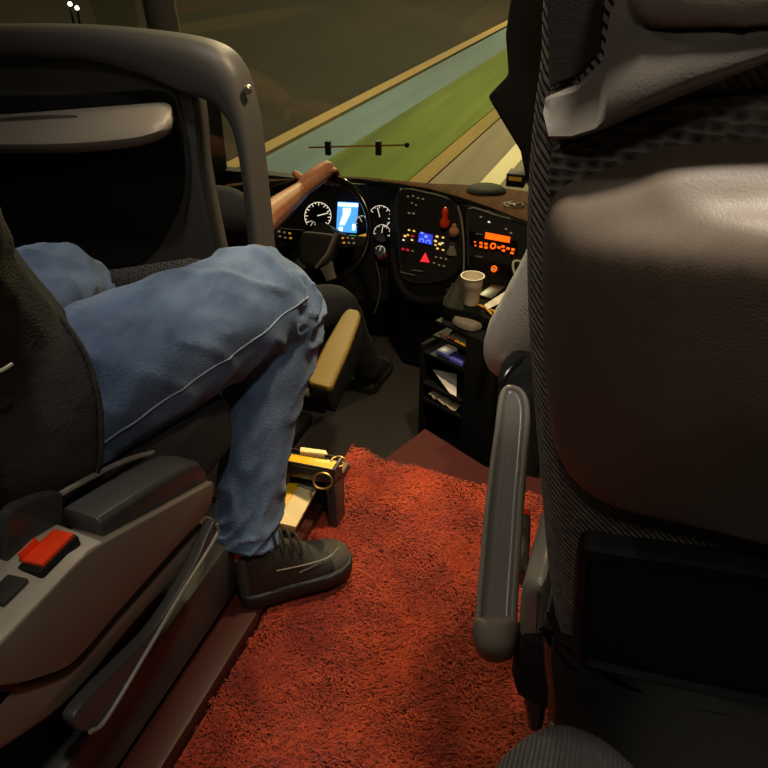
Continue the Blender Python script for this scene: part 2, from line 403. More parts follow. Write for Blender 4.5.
# ------------------------------------------------------------------ people
def chain(b, pts, rad, n=12): b.tube(smo([V(p) for p in pts], 6, False), smo(list(map(float, rad)), 6, False), n, roundcap=True)
def hand(b, w, fwd, back, side, grip=.3, s=1.):
    """wrist, direction of fingers, back-of-hand normal, direction to the thumb"""
    fwd, back, side = V(fwd).normalized(), V(back).normalized(), V(side).normalized(); w = V(w)
    kn = w+fwd*.088*s
    b.tube([w-fwd*.01, w+fwd*.045*s, kn], [.027*s, .036*s, .038*s], 14, flat=1., roundcap=True) if False else None
    X, Y_, Z_ = side, fwd, back
    b.ball(w+fwd*.05*s, (.042*s, .056*s, .018*s), (X, Y_, Z_)); b.ball(w+fwd*.006, (.028*s, .03*s, .022*s), (X, Y_, Z_))
    for i, L in enumerate((.075, .084, .078, .06)):
        p = kn+side*((.031-.0205*i)*s)-back*.001; d = fwd; pts = [p-fwd*.03]
        for j, f in enumerate((.45, .3, .25)):
            pts.append(p.copy()); a = grip*(.9, 1.25, 1.0)[j]
            d = (d*math.cos(a)-back*(math.sin(a))) if j == 0 else (Matrix.Rotation(a, 3, d.cross(-back) if d.cross(-back).length > .05 else side) @ d)
            d.normalize(); p = p+d*(L*f*s)
        pts.append(p); chain(b, pts, [.009*s, .0098*s, .009*s, .0082*s, .007*s], 10)
    t = w+side*.026*s+fwd*.012*s; d = (side*.75+fwd*.7-back*.25).normalized()
    chain(b, [t-d*.012, t+d*.024*s, t+d*.05*s+fwd*.008, t+d*.066*s+fwd*.024*s-back*.006], [.014*s, .0125*s, .0105*s, .008*s], 10)
def head(b, c, f, up=(0, 0, 1)):
    c = V(c); f = V(f).normalized(); up = V(up).normalized(); r = f.cross(up).normalized()
    ax = (r, f, up)
    b.ball(c+up*.03, (.074, .092, .09), ax, 20, 14); b.ball(c-up*.035+f*.022, (.056, .066, .075), ax)
    b.ball(c-up*.088+f*.05, (.028, .026, .022), ax)
    b.tube([c+f*.088+up*.02, c+f*.102-up*.004, c+f*.112-up*.022], [.009, .012, .015], 8, roundcap=True)
    b.ball(c+f*.088-up*.052, (.024, .012, .008), ax)
    for s in (-1, 1):
        b.ball(c+r*s*.076+up*.0, (.011, .022, .034), ax); b.ball(c+f*.08+r*s*.033+up*.036, (.022, .012, .007), ax)
def eyes(c, f, parent):
    c = V(c); f = V(f).normalized(); up = V((0, 0, 1)); r = f.cross(up).normalized()
    for s in (-1, 1):
        b = MB(); b.ball(c+f*.079+r*s*.032+up*.012, (.012, .01, .008), (r, f, up)); b.build('eye', 'white', parent)
def hairmesh(c, f, parent, m='hair'):
    c = V(c); f = V(f).normalized(); up = V((0, 0, 1)); r = f.cross(up).normalized()
    b = MB(); rings = []
    for i in range(9):
        th = .05+1.5*i/8
        rings.append([c+up*.035+(r*(.082*math.cos(a))+f*(.098*math.sin(a)))*math.cos(th)+up*(.1*math.sin(th))-f*.012-up*(.075*(1-math.sin(a))*.5*(1-i/8)) for a in [2*math.pi*k/22 for k in range(22)]])
    b.loft(rings); b.build('hair', m, parent)
def wrinkle(seed, amp, bend=.5, amt=1.):
    def f(s, a):
        d = math.exp(-((s-bend)/.13)**2)*1.2+math.exp(-((s-.92)/.13)**2)*1.3+.30
        sk = math.sin(a+seed)*.9
        w = max(0., 1-2.4*abs(noise.noise(V((s*20+sk*1.3, math.cos(a)*1.2+seed, math.sin(a)*1.2)))))**2.2
        w2 = noise.noise(V((s*7+math.cos(a*2)*.8, math.cos(a)*1.5+seed*3, math.sin(a)*1.5)))
        return amp*((w-.25)*(d+.15)*amt*.8+w2*.5)
    return f

# --- person in jeans, left of the aisle
kneeR = onD(275, 298, 1.44); hipR = V((-.77, .70, .585)); ankR = V((-.612, .948, .145))
kneeL = onD(66, 290, 1.5); hipL = V((-.95, .68, .585)); ankL = V((-1.03, 1.13, .13))
chest = V((-.87, .56, .98)); pelv = V((-.86, .66, .6)); neck = V((-.87, .56, 1.16)); hd = V((-.87, .60, 1.33))
shR, shL = V((-.70, .57, 1.09)), V((-1.05, .57, 1.09))
elR, wrR = onD(-36, 275, .98), V((-1.04, .72, .76)); elL, wrL = V((-1.16, .60, .84)), V((-1.12, .80, .76))
p1 = thing('person', (-.86, .8, .06), 'seated person in blue jeans and charcoal jacket left of the aisle', 'person')
b = MB()
head(b, hd, (.1, 1, -.25)); chain(b, [hd-V((0, .02, .06)), neck, chest+V((0, 0, .1))], [.055, .057, .075])
chain(b, [chest+V((0, 0, .08)), chest, (pelv+chest)/2, pelv], [.1, .135, .125, .14])
for sgn, sh, el, wr, hp, kn, an in ((1, shR, elR, wrR, hipR, kneeR, ankR), (-1, shL, elL, wrL, hipL, kneeL, ankL)):
    chain(b, [chest+V((0, 0, .09)), sh, (sh+el)/2, el, (el+wr)/2, wr], [.06, .052, .045, .038, .036, .026])
    fwd = (wr-el).normalized(); bk_ = V((0, 0, 1)); bk_ = (bk_-fwd*bk_.dot(fwd)).normalized()
    hand(b, wr, fwd, bk_, fwd.cross(bk_)*(-sgn), .45)
    chain(b, [pelv, hp, (hp+kn)/2, kn, (kn+an)/2, an], [.1, .08, .07, .055, .05, .036])
    fd = V((.72, .69, 0)) if sgn > 0 else V((0, 1, 0)); chain(b, [an+V((0, 0, -.02)), V((an.x, an.y, an.z-.065))+fd*.05], [.034, .028])
b.build('body', 'skin', p1, remesh=.009, sm=4)
eyes(hd, (.1, 1, -.25), p1); hairmesh(hd, (.1, 1, -.25), p1)
def legpath(hp, kn, an):
    return smo([hp-(kn-hp)*.05, hp, hp.lerp(kn, .5)+V((0, 0, .005)), kn+(hp-kn)*.10+V((0, 0, .004)), kn+(an-kn)*.1, kn.lerp(an, .45)+V((0, -.004, 0)), an.lerp(kn, .12), an], 20, False)
LR = smo([.124, .122, .112, .100, .092, .073, .062, .058], 20, False)
b = MB(); pr = legpath(hipR, kneeR, ankR)
b.tube(pr, LR, 72, wr=wrinkle(1.3, .135, .5))
b.tube(legpath(hipL, kneeL, ankL), [r*.95 for r in LR], 64, wr=wrinkle(4.1, .12, .5))
chain(b, [hipR+V((-.02, -.02, .0)), hipL+V((.02, -.02, 0))], [.105, .105]); chain(b, [pelv, pelv+V((0, -.03, .12))], [.15, .15])
jeans = b.build('jeans', 'denim', p1, remesh=.005, sm=1)
# stitched side seam on the aisle side of the thigh
def skinpt(i, a, off=.0):
    t = MB(); fr_ = t.frames(pr); T, N, B = fr_[i]; w = wrinkle(1.3, .135, .5)(i/(len(pr)-1), a)
    return pr[i]+(N*math.cos(a)+B*math.sin(a))*(LR[i]*(1+w)+off)
def seamang(i):
    T, N, B = MB().frames(pr)[i]; d = V((.9, 0, -.25+.5*min(1, (i-14)/52))); return math.atan2(d.dot(B), d.dot(N))
b = MB(); b.tube([skinpt(i, seamang(i), .0005) for i in range(14, 68)], .0016, 6); b.build('seam', 'seam', jeans, label='pale stitched seam')
# jacket: torso, sleeves, and a flap over the thigh
b = MB()
chain(b, [chest+V((0, 0, .12)), chest+V((0, 0, .03)), (pelv+chest)/2, pelv+V((0, .0, .02)), pelv+V((0, .0, -.06))], [.12, .165, .165, .185, .18], 20)
for sh, el, wr in ((shR, elR, wrR), (shL, elL, wrL)):
    b.tube(smo([chest+V((0, 0, .09)), sh, (sh+el)/2, el, (el+wr)/2, wr], 8, False), smo([.08, .072, .064, .058, .052, .042], 8, False), 20, wr=wrinkle(2.2, .1, .6))
chain(b, [neck+V((0, -.01, -.07)), neck+V((0, 0, .0))], [.09, .075])
T, N, B = MB().frames([hipR, hipR.lerp(kneeR, .2)])[0]
def flapring(t, r, tilt): return [hipR.lerp(kneeR, t)+(N*math.cos(a)+B*math.sin(a))*(r*(1+wrinkle(7.7, .07, .9)(.5+t, a)))+T*(tilt*math.cos(a)) for a in [2*math.pi*k/40 for k in range(40)]]
b.loft([flapring(t, r, d) for t, r, d in ((-.25, .13, 0), (-.15, .142, .01), (-.08, .147, .025), (-.03, .147, .035), (.015, .146, .042))])
jk = b.build('jacket', 'jacket', p1, remesh=.008, sm=2)
b = MB(); hr = flapring(.015, .145, .042); b.tube(hr+[hr[0]], .004, 6); b.build('hem', 'jacket', jk)
b = MB(); b.tube(smo([onD(-30, 378, .86), onD(-8, 374, .86), onD(4, 369, .86), onD(12, 364, .87)], 5, False), .0022, 6)
tag(b.build('earphone_cable', 'white'), 'short white cable end lying on the charcoal jacket', 'cable')
def shoe(parent, heel, toe, z, m='shoe'):
    d = V((toe.x-heel.x, toe.y-heel.y, 0)); L = d.length; d.normalize(); s = V((-d.y, d.x, 0)); rings = []; sr = []
    prof = ((0, .026, .08), (.04, .037, .118), (.12, .042, .136), (.25, .043, .138), (.36, .044, .122), (.46, .046, .102), (.58, .049, .076), (.72, .052, .063), (.85, .047, .053), (.95, .033, .041), (1, .012, .026))
    for t, w, h in prof:
        c = heel+d*(L*t); c.z = z+.022
        rings.append([c+s*(w*math.copysign(abs(math.cos(a))**.8, math.cos(a)))+V((0, 0, (h-.02)*max(0, math.sin(a))**.85-(.0 if math.sin(a) >= 0 else .004))) for a in [2*math.pi*k/20 for k in range(20)]])
        sr.append([c+s*((w+.006)*x)+V((0, 0, y)) for x, y in ((-1, .012), (-1.03, 0), (-.96, -.022), (.96, -.022), (1.03, 0), (1, .012))])
    b = MB(); b.loft(rings); u = b.build('shoe', m, parent, sub=1)
    b = MB(); b.loft(sr); b.build('sole', 'sole', u, bevel=.003)
    def slice_(name, t0, t1, k):
        sel = [r for (t, w, h), r in zip(prof, rings) if t0 <= t <= t1]
        bb = MB(); bb.loft([[(sum(r, V((0, 0, 0)))/len(r))+(p-sum(r, V((0, 0, 0)))/len(r))*k+(d*.002 if t1 > .9 else -d*.002) for p in r] for r in sel]); bb.build(name, 'shoe_panel', u, sub=1)
    slice_('toe_cap', .7, 1.0, 1.035); slice_('heel_counter', 0, .13, 1.035)
    for i in range(4):                                    # laces across the throat
        t = .33+.07*i; c = heel+d*(L*t); hh = .126-.015*i; b = MB()
        b.tube(smo([c+s*.03+V((0, 0, z+hh-.024)), c+s*.014+V((0, 0, z+hh-.003)), c-s*.014+V((0, 0, z+hh-.003)), c-s*.03+V((0, 0, z+hh-.024))], 3, False), .003, 6); b.build('lace', 'sole', u)
    for sg in (-1,):
        for k in range(2):
            pts = [heel+d*(L*t)+s*sg*w+V((0, 0, z+h)) for t, w, h in (((.30, .043, .052), (.5, .05, .052), (.68, .0545, .054), (.8, .049, .057)), ((.48, .049, .034), (.62, .054, .046), (.74, .054, .055), (.84, .045, .063)))[k]]
            b = MB(); b.tube(smo(pts, 4, False), .0018, 6); b.build('piping', 'pipe', u)
hl = V((-.622, .918, .03)); tz = V((-.450, 1.083, .03))
shoe(p1, hl, tz, .031)
shoe(p1, V((-1.06, 1.05, .06)), V((-1.08, 1.31, .06)), .062)

# --- person ahead on the right, hidden by the seat
SX = .18
p2 = thing('person', (SX, .9, .06), 'person in light grey top mostly hidden behind the seat on the right', 'person')
ch2 = V((SX, .84, .96)); pv2 = V((SX, .86, .56)); hd2 = V((SX, .88, 1.32))
b = MB(); head(b, hd2, (0, 1, 0)); chain(b, [hd2-V((0, .02, .06)), V((SX, .85, 1.14)), ch2+V((0, 0, .1))], [.055, .056, .075]); chain(b, [ch2+V((0, 0, .06)), ch2, pv2], [.1, .12, .13])
sl = []
for sgn in (-1, 1):
    sh = V((SX+.17*sgn, .85, 1.05)); el = onD(513, 352, 1.22) if sgn < 0 else V((.42, 1.02, .72)); wr = V((SX+.12*sgn, 1.16, .72))
    chain(b, [ch2+V((0, 0, .09)), sh, (sh+el)/2, el, (el+wr)/2, wr], [.055, .048, .042, .036, .034, .025]); fwd = (wr-el).normalized(); bk_ = V((0, 0, 1)); bk_ = (bk_-fwd*bk_.dot(fwd)).normalized()
    hand(b, wr, fwd, bk_, fwd.cross(bk_)*(-sgn), .4); sl.append((sh, el, wr))
    hp = pv2+V((.09*sgn, .02, 0)); kn = V((SX+.12*sgn, 1.3, .58)); an = V((SX+.12*sgn, 1.33, .16)); chain(b, [pv2, hp, kn, an, an+V((0, .12, -.06))], [.1, .08, .055, .036, .032])
b.build('body', 'skin', p2, remesh=.009, sm=4); eyes(hd2, (0, 1, 0), p2); hairmesh(hd2, (0, 1, 0), p2)
b = MB(); chain(b, [ch2+V((0, 0, .12)), ch2, (ch2+pv2)/2, pv2+V((0, 0, .02))], [.11, .145, .145, .155], 20)
for sh, el, wr in sl:
    b.tube(smo([ch2+V((0, 0, .1)), sh, (sh+el)/2, el, (el+wr)/2, wr], 8, False), smo([.075, .066, .056, .047, .044, .04], 8, False), 20, wr=wrinkle(3.3, .05, .6))
b.build('shirt', 'shirt_grey', p2, remesh=.008, sm=3)
b = MB()
for sgn in (-1, 1):
    hp = pv2+V((.09*sgn, .02, 0)); kn = V((SX+.12*sgn, 1.3, .58)); an = V((SX+.12*sgn, 1.33, .16)); chain(b, [pv2, hp, kn, kn+(an-kn)*.1, an], [.12, .1, .075, .07, .06])
b.build('trousers', 'navy', p2, remesh=.01, sm=3)
for sgn in (-1, 1): shoe(p2, V((SX+.12*sgn, 1.27, .06)), V((SX+.12*sgn, 1.54, .06)), .062)

# --- the person behind the camera: only the knee shows
p3 = thing('person', (.02, .35, .06), "person's raised knee in dark ribbed knit trousers at the bottom edge", 'person')
kn = onD(568, 795, .74); hp = V((.13, .02, .50)); an = V((kn.x+.02, kn.y-.03, .14))
b = MB(); chain(b, [hp, hp.lerp(kn, .5), kn, kn.lerp(an, .5), an, an+V((0, .12, -.06))], [.075, .068, .058, .05, .036, .03]); b.build('body', 'skin', p3, remesh=.008, sm=3)
b = MB(); b.tube(smo([hp, hp.lerp(kn, .5), kn+(hp-kn)*.14, kn+(an-kn)*.1, kn.lerp(an, .5), an], 8, False), smo([.095, .088, .079, .077, .066, .058], 8, False), 32, wr=wrinkle(5.5, .04, .5), roundcap=True); b.build('trousers', 'ribknit', p3, remesh=.007, sm=3)
shoe(p3, V((an.x, an.y-.06, .06)), V((an.x, an.y+.2, .06)), .062)

# ------------------------------------------------------------------ left passenger seat (aisle side shell)
AX = -.555
ls = thing('passenger_seat', (-.82, .65, .06), 'grey plastic passenger seat with dark armrest under the person in jeans', 'seat')
def side(name, pts, m, x=AX, th=.05, r=.012, k=4, par=ls, bulge=.0):
    b = MB(); q = smo([onX(px_, py_, x) for px_, py_ in pts], k)
    b.prism(q, (-th, 0, 0)); return b.build(name, m, par, bevel=r*.6, smooth=50)
side('side_shell', ((-60, 706), (-30, 672), (0, 645), (40, 603), (80, 561), (104, 543), (160, 512), (205, 487), (214, 483), (213, 498), (205, 516), (177, 547), (142, 586), (111, 621), (88, 648), (66, 668), (27, 682), (-10, 690), (-50, 715)), 'plastic_shell', AX, .06, .01)
# ledge on top of the shell, from the buckle back
led = [onX(x, y, AX) for x, y in ((-60, 700), (0, 642), (40, 601), (80, 559), (106, 541))]
b = MB(); b.loft([[p, p+V((-.085, 0, .012)), p+V((-.085, 0, -.05)), p+V((-.004, 0, -.05))] for p in led]); b.build('ledge', 'plastic_pale', ls, bevel=.006)
# armrest block, dark
a0, a1 = onX(104, 538, AX-.012), onX(206, 474, AX-.012)
ad = (a1-a0).normalized(); au = V((0, 0, 1)); ax_ = V((-1, 0, 0))
rings = []
for t, h, w in ((0, .02, .055), (.01, .03, .06), (.5, .034, .062), (.85, .034, .058), (.95, .028, .05), (1., .008, .03)):
    c = a0.lerp(a1, t); rings.append([c+V((0, 0, -.03)), c+V((0, 0, h-.006)), c+V((-.006, 0, h)), c+V((-w+.006, 0, h+.004)), c+V((-w, 0, h-.004)), c+V((-w, 0, -.03))])
b = MB(); b.loft(rings); b.build('armrest', 'plastic_dark', ls, bevel=.004)
rim = [a0+V((-.074, -.01, -.01)), a0+V((-.072, -.004, .036)), a0.lerp(a1, .1)+V((-.072, 0, .042)), a0.lerp(a1, .6)+V((-.07, 0, .045)), a1+V((-.06, -.01, .035)), a1+V((-.03, .0, .01))]
b = MB(); b.tube(smo(rim, 5, False), .0045, 8); b.build('armrest_rim', 'plastic_grey', ls)
side('skirt', ((-60, 745), (-10, 690), (27, 684), (66, 671), (90, 650), (111, 624), (150, 582), (185, 544), (208, 520), (218, 521), (213, 537), (178, 576), (133, 626), (75, 696), (26, 735), (-20, 760)), 'plastic_shell', AX-.015, .05, .012)
side('recline_lever', ((216, 520), (215, 537), (180, 594), (146, 652), (106, 718), (90, 731), (78, 729), (74, 716), (95, 690), (125, 660), (160, 622), (195, 565), (208, 535)), 'plastic_dark', AX+.004, .018, .004)
b = MB(); b.tube(smo([onX(x, y, AX+.006) for x, y in ((217, 524), (215, 538), (180, 595), (146, 653), (106, 719), (90, 732))], 5, False), .0032, 8); b.build('lever_edge', 'plastic_grey', ls)
b = MB(); b.box((-.81, .70, .44), (.42, .52, .12)); b.build('seat_cushion', 'black_fabric', ls, bevel=.03)
b = MB()
b.loft([[V((-1.04, y0, z)), V((-.57, y0, z)), V((-.57, y0-.1, z)), V((-1.04, y0-.1, z))] for z, y0 in ((.42, .43), (.6, .41), (.9, .35), (1.2, .29), (1.36, .27))]); b.build('backrest', 'honey', ls, bevel=.035)
b = MB(); rg = []
for z, w, l in ((.06, .17, .22), (.1, .165, .21), (.2, .14, .17), (.34, .16, .2), (.42, .19, .25)):
    rg.append([V((-.80+w*math.copysign(abs(math.cos(a))**.6, math.cos(a)), .72+l*math.copysign(abs(math.sin(a))**.6, math.sin(a)), z)) for a in [2*math.pi*k/24 for k in range(24)]])
b.loft(rg); b.build('pedestal', 'plastic_dark', ls)
b = MB(); b.box((-.640, .66, .12), (.045, .72, .13)); b.build('base_cover', 'plastic_dark', ls, bevel=.015)
# belt buckle
bc = onX(50, 556, AX-.035)
bdir = (led[3]-led[1]).normalized(); bx = V((1, 0, .1)).normalized(); bz = bx.cross(bdir).normalized()
if bz.z < 0: bz = -bz
b = MB(); b.box(bc, (.036, .068, .018), (bx, bdir, bz)); bk = b.build('belt_buckle', 'black', ls, bevel=.004)
b = MB(); b.box(bc+bz*.011+bdir*.002, (.031, .056, .007), (bx, bdir, bz)); b.build('release_button', 'red_plastic', bk, bevel=.002)
b = MB(); b.box(bc+bz*.018-bx*.014-bdir*.012, (.003, .03, .012), (bx, bdir, bz)); b.build('latch_tab', 'red_plastic', bk, bevel=.001)
# upright belt tongue behind the buckle
q = [onX(x, y, AX-.07) for x, y in ((8, 515), (30, 500), (58, 492), (62, 500), (60, 525), (20, 556), (5, 560))]
b = MB(); b.pad(smo(q, 4), (1, 0, 0), [(0, -.012), (0, 0), (.003, .002)]); b.build('belt_guide', 'plastic_dark', ls)
b = MB(); b.box(onX(6, 590, AX-.04), (.03, .04, .006), (bx, bdir, bz)); b.build('ledge_plate', 'plastic_dark', ls, bevel=.002)

# ------------------------------------------------------------------ right passenger seat, seen from behind
BP, BN = V((0, .56, .5)), V((0, -1, -.2)).normalized()
BS = V((0, -.2, 1)).normalized()
def bp(x, y, h=0.): return onP(x, y, BP+BN*h, BN)
def sym(left):
    """left outline top->bottom on the back plane, mirrored about the seat's middle"""
    return left+[V((2*SX-p.x, p.y, p.z)) for p in reversed(left)]
def ext(p, up): return p+BS*up
rs = thing('passenger_seat', (SX, .75, .06), 'grey ribbed fabric seat with closed tray table close ahead on the right', 'seat')
L_ = [bp(x, y) for x, y in ((541, -10), (538, 60), (531, 120), (526, 180), (524, 250), (526, 330), (531, 400), (538, 480), (545, 560), (553, 620), (562, 665))]
L_ = [V((SX, L_[0].y, L_[0].z))+BS*.27, V((SX-.12, L_[0].y, L_[0].z))+BS*.26, ext(L_[0], .2)+V((.03, 0, 0)), ext(L_[0], .1)+V((.004, 0, 0))]+L_+[L_[-1]+V((.06, 0, 0))-BS*.03]
out = smo(L_+[V((2*SX-p.x, p.y, p.z)) for p in reversed(L_[1:])], 4)
b = MB(); b.pad(out, BN, [(.05, -.1), (.02, -.095), (.004, -.075), (0, -.04), (0, -.01), (.005, .006), (.012, .014), (.022, .020)], dome=[(.9, .022), (.5, .022), (.05, .022)]); b.build('backrest', 'knit', rs)
# honeycomb band across the back between tray and head section
q = [bp(x, y, .022) for x, y in ((552, 150), (549, 175), (552, 215))]
q2 = [bp(x, y, .022) for x, y in ((690, 100), (620, 125))]
left = [V((SX, 0, 0))]
def mid(px_, py_, h): p = bp(px_, py_, h); return V((SX, p.y, p.z))
band = [mid(768, 30, .022)]+q2+q+[mid(768, 215, .022)]
b = MB(); b.pad(band+[V((2*SX-p.x, p.y, p.z)) for p in reversed(band[1:-1])], BN, [(0, -.004), (0, .002), (.004, .003)]); b.build('mesh_band', 'honey', rs)
# head section shell: ridge along its lower edge, flaring up to the head part
cols = []
for (lx, ly), (ux, uy), sc_ in (((545, 111), (546, 97), .25), ((552, 137), (552, 94), .4), ((575, 134), (578, 84), .6), ((600, 125), (604, 60), .8), ((613, 121), (611, 10), .9), ((650, 105), (640, -40), 1), ((690, 88), (690, -62), 1), ((768, 56), (768, -66), 1)):
    cols.append((lx, ly, ux, uy, sc_))
def hcol(L, U, k): return [L+(U-L)*t+BN*(h*k) for t, h in ((0, -.02), (0, .006), (.05, .014), (.13, .022), (.22, .025), (.42, .019), (.7, .011), (.95, .010), (1, .004), (1, -.02))]
cl_ = [hcol(bp(a, b_, .022), bp(c_, d_, .022), k) for a, b_, c_, d_, k in cols]
last = [V((SX, p.y, p.z))+BS*.012 for p in cl_[-1]]
b = MB(); b.loft(cl_+[last]+[[V((2*SX-p.x, p.y, p.z)) for p in c_] for c_ in reversed(cl_)]); b.build('head_shell', 'plastic_grey', rs, smooth=60)
hp_ = [bp(x, y, .036) for x, y in ((768, -90), (650, -80), (628, -40), (624, -5), (636, 20), (652, 32), (700, 30), (768, 20))]
hp2 = [V((SX, hp_[0].y, hp_[0].z))]+hp_[1:-1]+[mid(768, 18, .036)]
b = MB(); b.pad(smo(hp2+[V((2*SX-p.x, p.y, p.z)) for p in reversed(hp2[1:-1])], 3), BN, [(0, -.03), (0, 0), (.003, .004)], dome=[(.9, .008), (.7, .012), (.4, .015), (.05, .016)]); b.build('shell_highlight', 'plastic_pale', rs, remesh=.004, sm=5)  # paler raised pad stands in for strong light on the head shell
q = [bp(x, y, .02) for x, y in ((545, -20), (611, -20), (606, 50), (580, 78), (548, 90))]
b = MB(); b.pad(q, BN, [(0, -.004), (.003, .003)]); b.build('side_recess', 'plastic_dark', rs)
# tray table
tl = [bp(x, y, .025) for x, y in ((768, 128), (700, 143), (640, 158), (590, 174), (560, 188), (548, 208), (543, 240), (543, 300), (545, 360), (549, 405), (557, 440), (578, 470), (620, 492), (690, 508), (768, 520))]
tl = [mid(768, 118, .025)]+tl[1:-1]+[mid(768, 530, .025)]
b = MB(); b.pad(smo(tl+[V((2*SX-p.x, p.y, p.z)) for p in reversed(tl[1:-1])], 5), BN, [(0, -.012), (0, .004), (.002, .012), (.006, .02), (.012, .026), (.018, .030)], dome=[(.95, .034), (.88, .039), (.75, .046), (.55, .053), (.3, .058), (.05, .060)], shift=BS*.115); b.build('tray_table', 'plastic_shell', rs, remesh=.0045, sm=8)
# literature pocket
pk = [bp(x, y, .022) for x, y in ((700, 545), (620, 535), (590, 530), (579, 540), (576, 580), (574, 620), (578, 645), (610, 656), (700, 676))]
pk = [mid(768, 552, .022)]+pk+[mid(768, 690, .022)]
b = MB(); b.pad(smo(pk+[V((2*SX-p.x, p.y, p.z)) for p in reversed(pk[1:-1])], 3), BN, [(0, -.006), (0, .012), (.003, .018), (.009, .02), (.012, .014)]); b.build('pocket', 'black', rs)
# lower back moulding
lb = [bp(x, y, .01) for x, y in ((700, 690), (610, 664), (575, 650), (556, 622), (547, 612), (543, 640), (548, 690), (556, 720), (640, 760), (768, 790))]
lb = [mid(768, 700, .01)]+lb[:-1]+[mid(768, 790, .01)]
b = MB(); b.pad(smo(lb+[V((2*SX-p.x, p.y, p.z)) for p in reversed(lb[1:-1])], 3), BN, [(.01, -.08), (0, -.06), (0, .0), (.004, .010), (.010, .014)]); b.build('back_moulding', 'plastic_dark', rs)
b = MB(); b.box((SX, .86, .46), (.46, .56, .12)); b.build('seat_cushion', 'black_fabric', rs, bevel=.03)
b = MB(); b.box((SX, .84, .24), (.2, .3, .36)); b.box((SX, .84, .09), (.36, .5, .06)); b.build('pedestal', 'plastic_dark', rs, bevel=.02)
# hinge cover low on the aisle side
hy = .60
q = [onY(x, y, hy) for x, y in ((521, 592), (536, 585), (547, 592), (546, 640), (541, 668), (519, 661), (518, 630))]
b = MB(); b.pad(smo(q, 3), (0, -1, 0), [(.008, -.14), (0, -.13), (0, -.012), (.004, -.003), (.01, 0)]); b.build('hinge_cover', 'arm_grey', rs)
q = [onY(x, y, hy+.006) for x, y in ((518, 662), (541, 670), (545, 705), (541, 735), (528, 735), (523, 710))]
b = MB(); b.pad(q, (0, -1, 0), [(0, -.14), (0, -.01), (.006, 0)]); b.build('hinge_base', 'plastic_dark', rs, bevel=.003)
# belt buckle beside the armrest
bb = onD(521, 548, 1.04); bd = (onD(524, 505, 1.10)-onD(519, 588, .98)).normalized(); bxx = V((1, 0, 0)); bzz = bxx.cross(bd).normalized()
b = MB(); b.box(bb, (.022, .105, .03), (bxx, bd, bzz)); k_ = b.build('belt_buckle', 'metal', rs, bevel=.004)
b = MB(); b.box(bb+bd*.058, (.018, .018, .022), (bxx, bd, bzz)); b.build('release_button', 'red_plastic', k_, bevel=.003)
# armrest
AP, AN = V((-.07, .59, .5)), V((0, -.485, .874)).normalized()
ap = lambda x, y, h=0.: onP(x, y, AP+AN*h, AN)
ao = smo([ap(x, y) for x, y in ((501, 388), (494, 430), (488, 475), (483, 520), (479, 565), (475, 612), (474, 632), (480, 648), (496, 653), (510, 648), (516, 630), (518, 595), (521, 550), (524, 500), (528, 450), (530, 405), (520, 386))], 4)
b = MB(); b.pad(ao, AN, [(.012, -.045), (.003, -.038), (0, -.025), (0, -.006), (.002, 0), (.005, .002), (.007, 0)], cap1=False)
ti = smo([ap(x, y) for x, y in ((505, 398), (499, 440), (493, 485), (489, 530), (486, 570), (484, 606), (489, 617), (500, 618), (507, 608), (510, 570), (514, 525), (518, 480), (522, 440), (524, 400))], 4)
ar = b.build('armrest', 'arm_grey', rs)
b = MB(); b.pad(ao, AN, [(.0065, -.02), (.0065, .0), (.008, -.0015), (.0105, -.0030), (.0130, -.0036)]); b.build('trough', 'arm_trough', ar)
b = MB(); b.pad(smo([ap(x, y) for x, y in ((474, 619), (473, 636), (480, 651), (496, 656), (511, 651), (517, 634), (517, 619), (505, 615), (486, 615))], 4), AN, [(.006, -.05), (0, -.04), (-.001, -.012), (.001, .0), (.004, .004)], dome=[(.75, .007), (.4, .009), (.1, .009)]); b.build('end_cap', 'arm_cap', ar)
# black bag caught on the armrest top
b = MB(); c0 = onD(517, 378, 1.13)
b.ball(c0, (.028, .035, .042)); b.ball(onD(523, 398, 1.12), (.02, .03, .03)); b.ball(onD(523, 362, 1.14), (.02, .03, .03)); bag = b.build('bag', 'black_fabric', None, remesh=.006, sm=3)
tag(bag, 'black soft bag beside the top of the grey armrest', 'bag')
b = MB(); b.tube(smo([onD(x, y, 1.085) for x, y in ((524, 356), (511, 368), (502, 383), (503, 396), (513, 403), (524, 404))], 5, False), .003, 8); b.build('strap', 'gloss', bag)

# ------------------------------------------------------------------ blind at the right of the windscreen
b = MB(); q = [onY(x, y, 2.3) for x, y in ((512, -160), (510, 0), (505, 35), (508, 75), (487, 97), (503, 124), (520, 152), (527, 188), (575, 188), (575, -160))]
q[0].z = q[-1].z = 2.16
b.prism(q, (0, .07, 0)); tag(b.build('window_blind', 'black', bevel=.01), 'black hanging blind with pointed lower edge right of the windscreen view', 'blind')

# ------------------------------------------------------------------ dashboard
TZ = .05
dash = thing('dashboard', (-.9, 3.0, FZ), 'black curved dashboard with lit switches, screens and brown top', 'dashboard')
FEpx = ((225, 187), (262, 182), (300, 179), (335, 177), (370, 180), (388, 182.3), (400, 184), (430, 189), (460, 197), (490, 207), (520, 219), (560, 235))
def edgeD(x): return 3.62-.9*max(0, (x-360)/200)
FE = [onD(x, y, edgeD(x)) for x, y in FEpx]
back = []
BKpx = ((225, 184), (262, 179.5), (300, 177), (335, 175.5), (370, 177), (388, 179), (400, 180), (430, 183), (460, 184), (490, 186), (520, 190), (560, 196))
for (x, y), f in zip(BKpx, FE): back.append(onY(x, y, max(f.y+.05, 3.22)))
